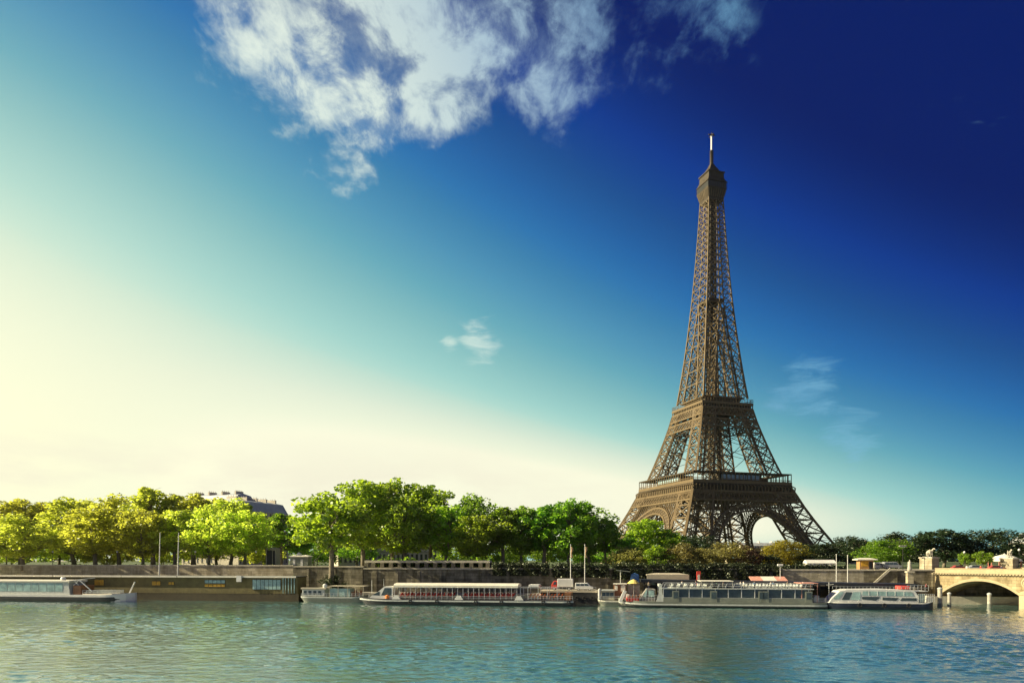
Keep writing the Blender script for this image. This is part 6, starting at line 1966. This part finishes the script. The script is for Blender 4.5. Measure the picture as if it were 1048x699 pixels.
def street_lamp(u, vtop, o, zb, label, kind='globe'):
    t = bthing('street_lamp', u, o, zb, label, 'street lamp', 'street lamps')
    h = Z(vtop, u, o) - zb
    mb = MB(); mb.tube([(0, 0, 0), (0, 0, 0.8), (0, 0, 0.82), (0, 0, h - 0.5)], [0.2, 0.16, 0.1, 0.07], 8); mb.build('pole', M_DARK if kind != 'box' else M_WHITE, t)
    if kind == 'globe':
        mb = MB(); mb.lathe([(0.08, h - 0.5), (0.3, h - 0.35), (0.34, h - 0.1), (0.2, h + 0.15), (0.03, h + 0.22)], 12); mb.build('lamp_globe', M_WHITE, t, smooth=True)
        mb = MB(); mb.lathe([(0.16, h - 0.62), (0.2, h - 0.5), (0.06, h - 0.45)], 10); mb.build('collar', M_DARK, t)
    elif kind == 'flat':
        mb = MB(); mb.box(-1.0, 1.0, -0.35, 0.35, h - 0.5, h - 0.1); mb.build('lamp_head', M_DECK, t, bevel=0.08)
        mb = MB(); mb.box(-0.8, 0.8, -0.25, 0.25, h - 0.58, h - 0.502); mb.build('lens', M_LGLASS, t)
    else:
        mb = MB(); mb.box(-0.75, 0.75, -0.4, 0.4, h - 0.55, h); mb.build('lamp_head', M_WHITE, t, bevel=0.1)
        mb = MB(); mb.box(-0.55, 0.55, -0.3, 0.3, h - 0.62, h - 0.553); mb.build('lens', M_LGLASS, t)
    return t


street_lamp(924, 557.5, 36, STREET, 'tall street lamp with a flat wide head before the dark trees', 'flat')
street_lamp(798.5, 577, 21, QUAY, 'white quay lamp with a box head beside the pink and cream awning', 'box')
street_lamp(291.5, 543, 40, STREET, 'slender tall lamp between the beige hut and the white-topped kiosk')
street_lamp(987, 564.5, 50, STREET, 'globe lamp by the small clipped bush on the bridge approach')
street_lamp(999, 567, 56, STREET, 'globe lamp between the two clipped bushes')
street_lamp(1043, 562, 46, STREET, 'globe lamp beside the second plinth at the photo\'s edge')
for u, lb in ((54, 'thin lamp on the parapet behind the glass-roofed boat'), (120, 'thin lamp on the parapet left of the two white flagpoles'), (200, 'thin lamp on the parapet just past the two white flagpoles'), (262, 'thin lamp on the parapet left of the beige hut')):
    street_lamp(u, 564, 34.5, STREET, lb)

# stairs down the wall near the bridge, with their sloping parapet
t = bthing('quay_stairs', 884, O_WALL - 2.6, QUAY, 'stone stairs with a sloping parapet climbing the dark wall near the bridge', 'stairs')
ln = S(911, O_WALL - 2) - S(884, O_WALL - 2); h = STREET + 0.3 - QUAY
mb = MB(); n = 22
for i in range(n): mb.box(ln * i / n, ln + 2, 0.3, 2.58, h * i / n, h * (i + 1) / n - 0.002)
mb.build('steps', M_WALL, t)
mb = MB(); mb.prism([(-0.3, 0), (ln, h), (ln, h + 0.9), (-0.3, 0.9)], 0.0, 0.28); mb.build('parapet', M_COPE, t)

# parked cars and vans up on the street
def car(u, o, z, m, label, turn=0.0):
    t = bthing('parked_car', u, o, z, label, 'car', 'cars and vans on the embankment', turn=turn)
    mb = MB(); mb.loft([[(x, y, zz) for x, zz in ((0, 0.35), (4.3, 0.35), (4.35, 0.75), (4.2, 0.9), (0.1, 0.95), (0, 0.7))] for y in (0, 1.75)]); b = mb.build('body', m, t, bevel=0.08)
    mb = MB(); mb.loft([[(x, y, zz) for x, zz in ((0.35, 0.93), (3.2, 0.9), (2.5, 1.45), (0.9, 1.48))] for y in (0.12, 1.63)]); cb_ = mb.build('cabin', m, t, bevel=0.06)
    mb = MB(); mb.prism([(0.75, 0.98), (1.75, 0.98), (1.75, 1.38), (1.0, 1.38)], 0.09, 0.118); mb.prism([(1.85, 0.98), (2.85, 0.96), (2.4, 1.36), (1.85, 1.38)], 0.09, 0.118); mb.build('side_window_pane', M_BGLASS, cb_)
    for y in (0.2, 1.2):
        mb = MB(); mb.box(4.33, 4.37, y, y + 0.35, 0.6, 0.75); mb.build('headlight', M_LGLASS, t)
    wheel_set(t, (0.85, 3.45), (0.08, 1.67), 0.32, 0.2, 0.32)
    return t


M_CARR = mat('car_red', (0.32, 0.05, 0.035), rough=0.3, var=0.05, spec=0.6)
M_CARG = mat('car_grey', (0.30, 0.31, 0.32), rough=0.3, var=0.05, spec=0.6)
van(905, 36.5, STREET + 0.7, 'grey van parked on the wall top left of the tall street lamp', m=M_CARG, group='cars and vans on the embankment')
van(895.5, 38.5, STREET + 0.5, 'white van parked next to the orange-fronted kiosk', group='cars and vans on the embankment')
car(975, 33, STREET + 0.35, M_CARR, 'dark red car behind the bridge parapet near the small clipped bush')
car(992, 37, STREET + 0.35, M_CARG, 'grey car behind the bridge parapet, between the clipped bushes')
car(1013, 34, STREET + 0.35, M_CARR, 'dark red car on the bridge in front of the wide cream canopy')

# ------------------------------------------------------------------ people
M_SKIN = mat('skin', (0.50, 0.32, 0.22), rough=0.6, var=0.06)
M_HAIR = mat('hair_brown', (0.05, 0.032, 0.02), rough=0.7, var=0.2)
CLOTH = {n: mat('cloth_' + n, c, rough=0.85, var=0.1) for n, c in (('white', (0.72, 0.71, 0.67)), ('navy', (0.03, 0.04, 0.09)), ('red', (0.45, 0.05, 0.04)), ('sand', (0.45, 0.37, 0.25)), ('sky', (0.22, 0.36, 0.52)), ('black', (0.025, 0.025, 0.028)))}
_BODY = {}


def person(loc, rz, top, legs, label, sit=False, group='people about the boats and quay'):
    key = (sit, top, legs)
    if key not in _BODY:
        p, e, r = man_points(sit)
        me = skin_mesh('body', p, e, r)
        for m in (M_SKIN, CLOTH[top], CLOTH[legs]): me.materials.append(m)
        hz = 0.55 if sit else 0.93; nk = 1.02 if sit else 1.45
        for pl in me.polygons:
            c = pl.center
            hand = (abs(c.x) > 0.2 and c.z < 0.92 and not sit) or (sit and c.y > 0.30 and 0.56 < c.z < 0.7 and abs(c.x) < 0.22)
            pl.material_index = 0 if (c.z > nk or hand) else (1 if (c.z > hz and not (sit and c.y > 0.2 and c.z < 0.58)) else 2)
        hm = bpy.data.meshes.new('hair')
        h = MB(); zt = 1.33 if sit else 1.77
        h.lathe([(0.095, zt - 0.10), (0.10, zt - 0.03), (0.07, zt + 0.035), (0.01, zt + 0.055)], 10, 0, -0.015)
        hm.from_pydata(h.v, [], h.f); hm.materials.append(M_HAIR)
        _BODY[key] = (me, hm)
    me, hm = _BODY[key]
    t = bpy.data.objects.new('person', me); COL.objects.link(t); t.location = loc; t.rotation_euler = (0, 0, rz)
    tag(t, label, 'person', group)
    o = bpy.data.objects.new('hair', hm); COL.objects.link(o); o.parent = t
    return t


def on_bank(u, o, z): return bank(S(u, o), o, z)


DK = WATER + 4.99     # upper deck of the glass-sided boat
person(on_bank(758, 1.6, DK), R(160), 'white', 'navy', 'person in a white top standing at the near rail of the upper deck, amidships')
person(on_bank(761, 2.4, DK), R(100), 'white', 'sand', 'person in white top and sand trousers, a step behind the upper-deck rail amidships')
person(on_bank(789, 1.4, DK), R(170), 'white', 'navy', 'person in white at the upper-deck rail below the pink awning stand')
person(on_bank(791.5, 2.0, DK), R(40), 'sky', 'sand', 'person in a light blue top at the upper-deck rail beside the one in white')
person(on_bank(806, 1.8, DK), R(185), 'sand', 'navy', 'person in a sand-coloured top toward the stern of the upper deck')
person(on_bank(740, 2.6, DK), R(200), 'red', 'navy', 'person in a red top under the cream deck awning')
person(on_bank(664, 1.2, WATER + 4.68), R(180), 'sand', 'navy', 'person in a sand top standing on the bow cabin of the glass-sided boat')
person(on_bank(898, 24, QUAY), R(170), 'white', 'navy', 'person in white walking on the quay below the stone stairs')
person(on_bank(948, 4.5, WATER + 4.6), R(190), 'red', 'black', 'person in a red top on the stern roof of the white boat')
person(on_bank(527, 20, QUAY), R(200), 'sand', 'navy', 'person in a sand top on the quay behind the red-seated boat')
for k, (u, top, lb) in enumerate(((426, 'white', 'seated passenger in white near the front under the cream canopy'), (448, 'sky', 'seated passenger in light blue under the middle of the cream canopy'), (497, 'navy', 'seated passenger in navy toward the back under the cream canopy'), (553, 'white', 'seated passenger in white among the open-air orange seats'))):
    person(on_bank(u, 1.5, WATER + 2.2), R(90), top, 'black', lb, sit=True)

for k, (u, top, lb) in enumerate(((432, 'red', 'seated passenger in red under the first third of the cream canopy'), (456, 'white', 'seated passenger in white just ahead of the middle boarding block'), (482, 'sand', 'seated passenger in a sand top just behind the middle boarding block'), (510, 'white', 'seated passenger in white near the last boarding block'), (561, 'navy', 'seated passenger in navy among the open-air orange seats'))):
    person(on_bank(u, 1.5, WATER + 2.2), R(90), top, 'black', lb, sit=True)
for (u, o, z, rz, top, lb) in ((698, 1.8, DK, 170, 'white', 'person in white at the forward end of the upper deck'), (712, 2.2, DK, 120, 'navy', 'person in navy on the forward upper deck'), (772, 1.5, DK, 190, 'sky', 'person in light blue at the rail between the two pairs amidships'), (822, 2.4, DK, 150, 'white', 'person in white beneath the pink stern awning')):
    person(on_bank(u, o, z), R(rz), top, 'navy', lb)
for (x_, top, lb) in ((6.0, 'white', 'person in white looking over the bridge parapet above the arch\'s near half'), (9.5, 'red', 'person in red walking along the bridge above the crown of the arch'), (14.5, 'navy', 'person in navy walking along the bridge above the arch\'s far half')):
    v_ = bridge.matrix_basis @ Vector((x_, 1.4, ZTOP + 0.17))
    person(tuple(v_), R(120), top, 'black', lb)
person(on_bank(889, 36.2, STREET + 1.2), R(200), 'sand', 'navy', 'person in a sand top on the wall walk between the kiosk and the vans')

# ------------------------------------------------------------------ the morning haze
HAZE_DENSITY = 0.00004
HAZE_COLOR = (1.0, 0.94, 0.72)
HAZE_G = 0.80
hm = bpy.data.materials.new('haze_air'); hm.use_nodes = True
hn = hm.node_tree.nodes; hn.clear()
ho = hn.new('ShaderNodeOutputMaterial'); hv = hn.new('ShaderNodeVolumePrincipled')
hv.inputs['Color'].default_value = (*HAZE_COLOR, 1)
hv.inputs['Density'].default_value = HAZE_DENSITY
hv.inputs['Anisotropy'].default_value = HAZE_G
hm.node_tree.links.new(hv.outputs[0], ho.inputs['Volume'])
hb_ = MB(); hb_.box(-1320, 1320, -260, 1500, -12, 345)
hz = hb_.build('haze', hm); hz['kind'] = 'stuff'
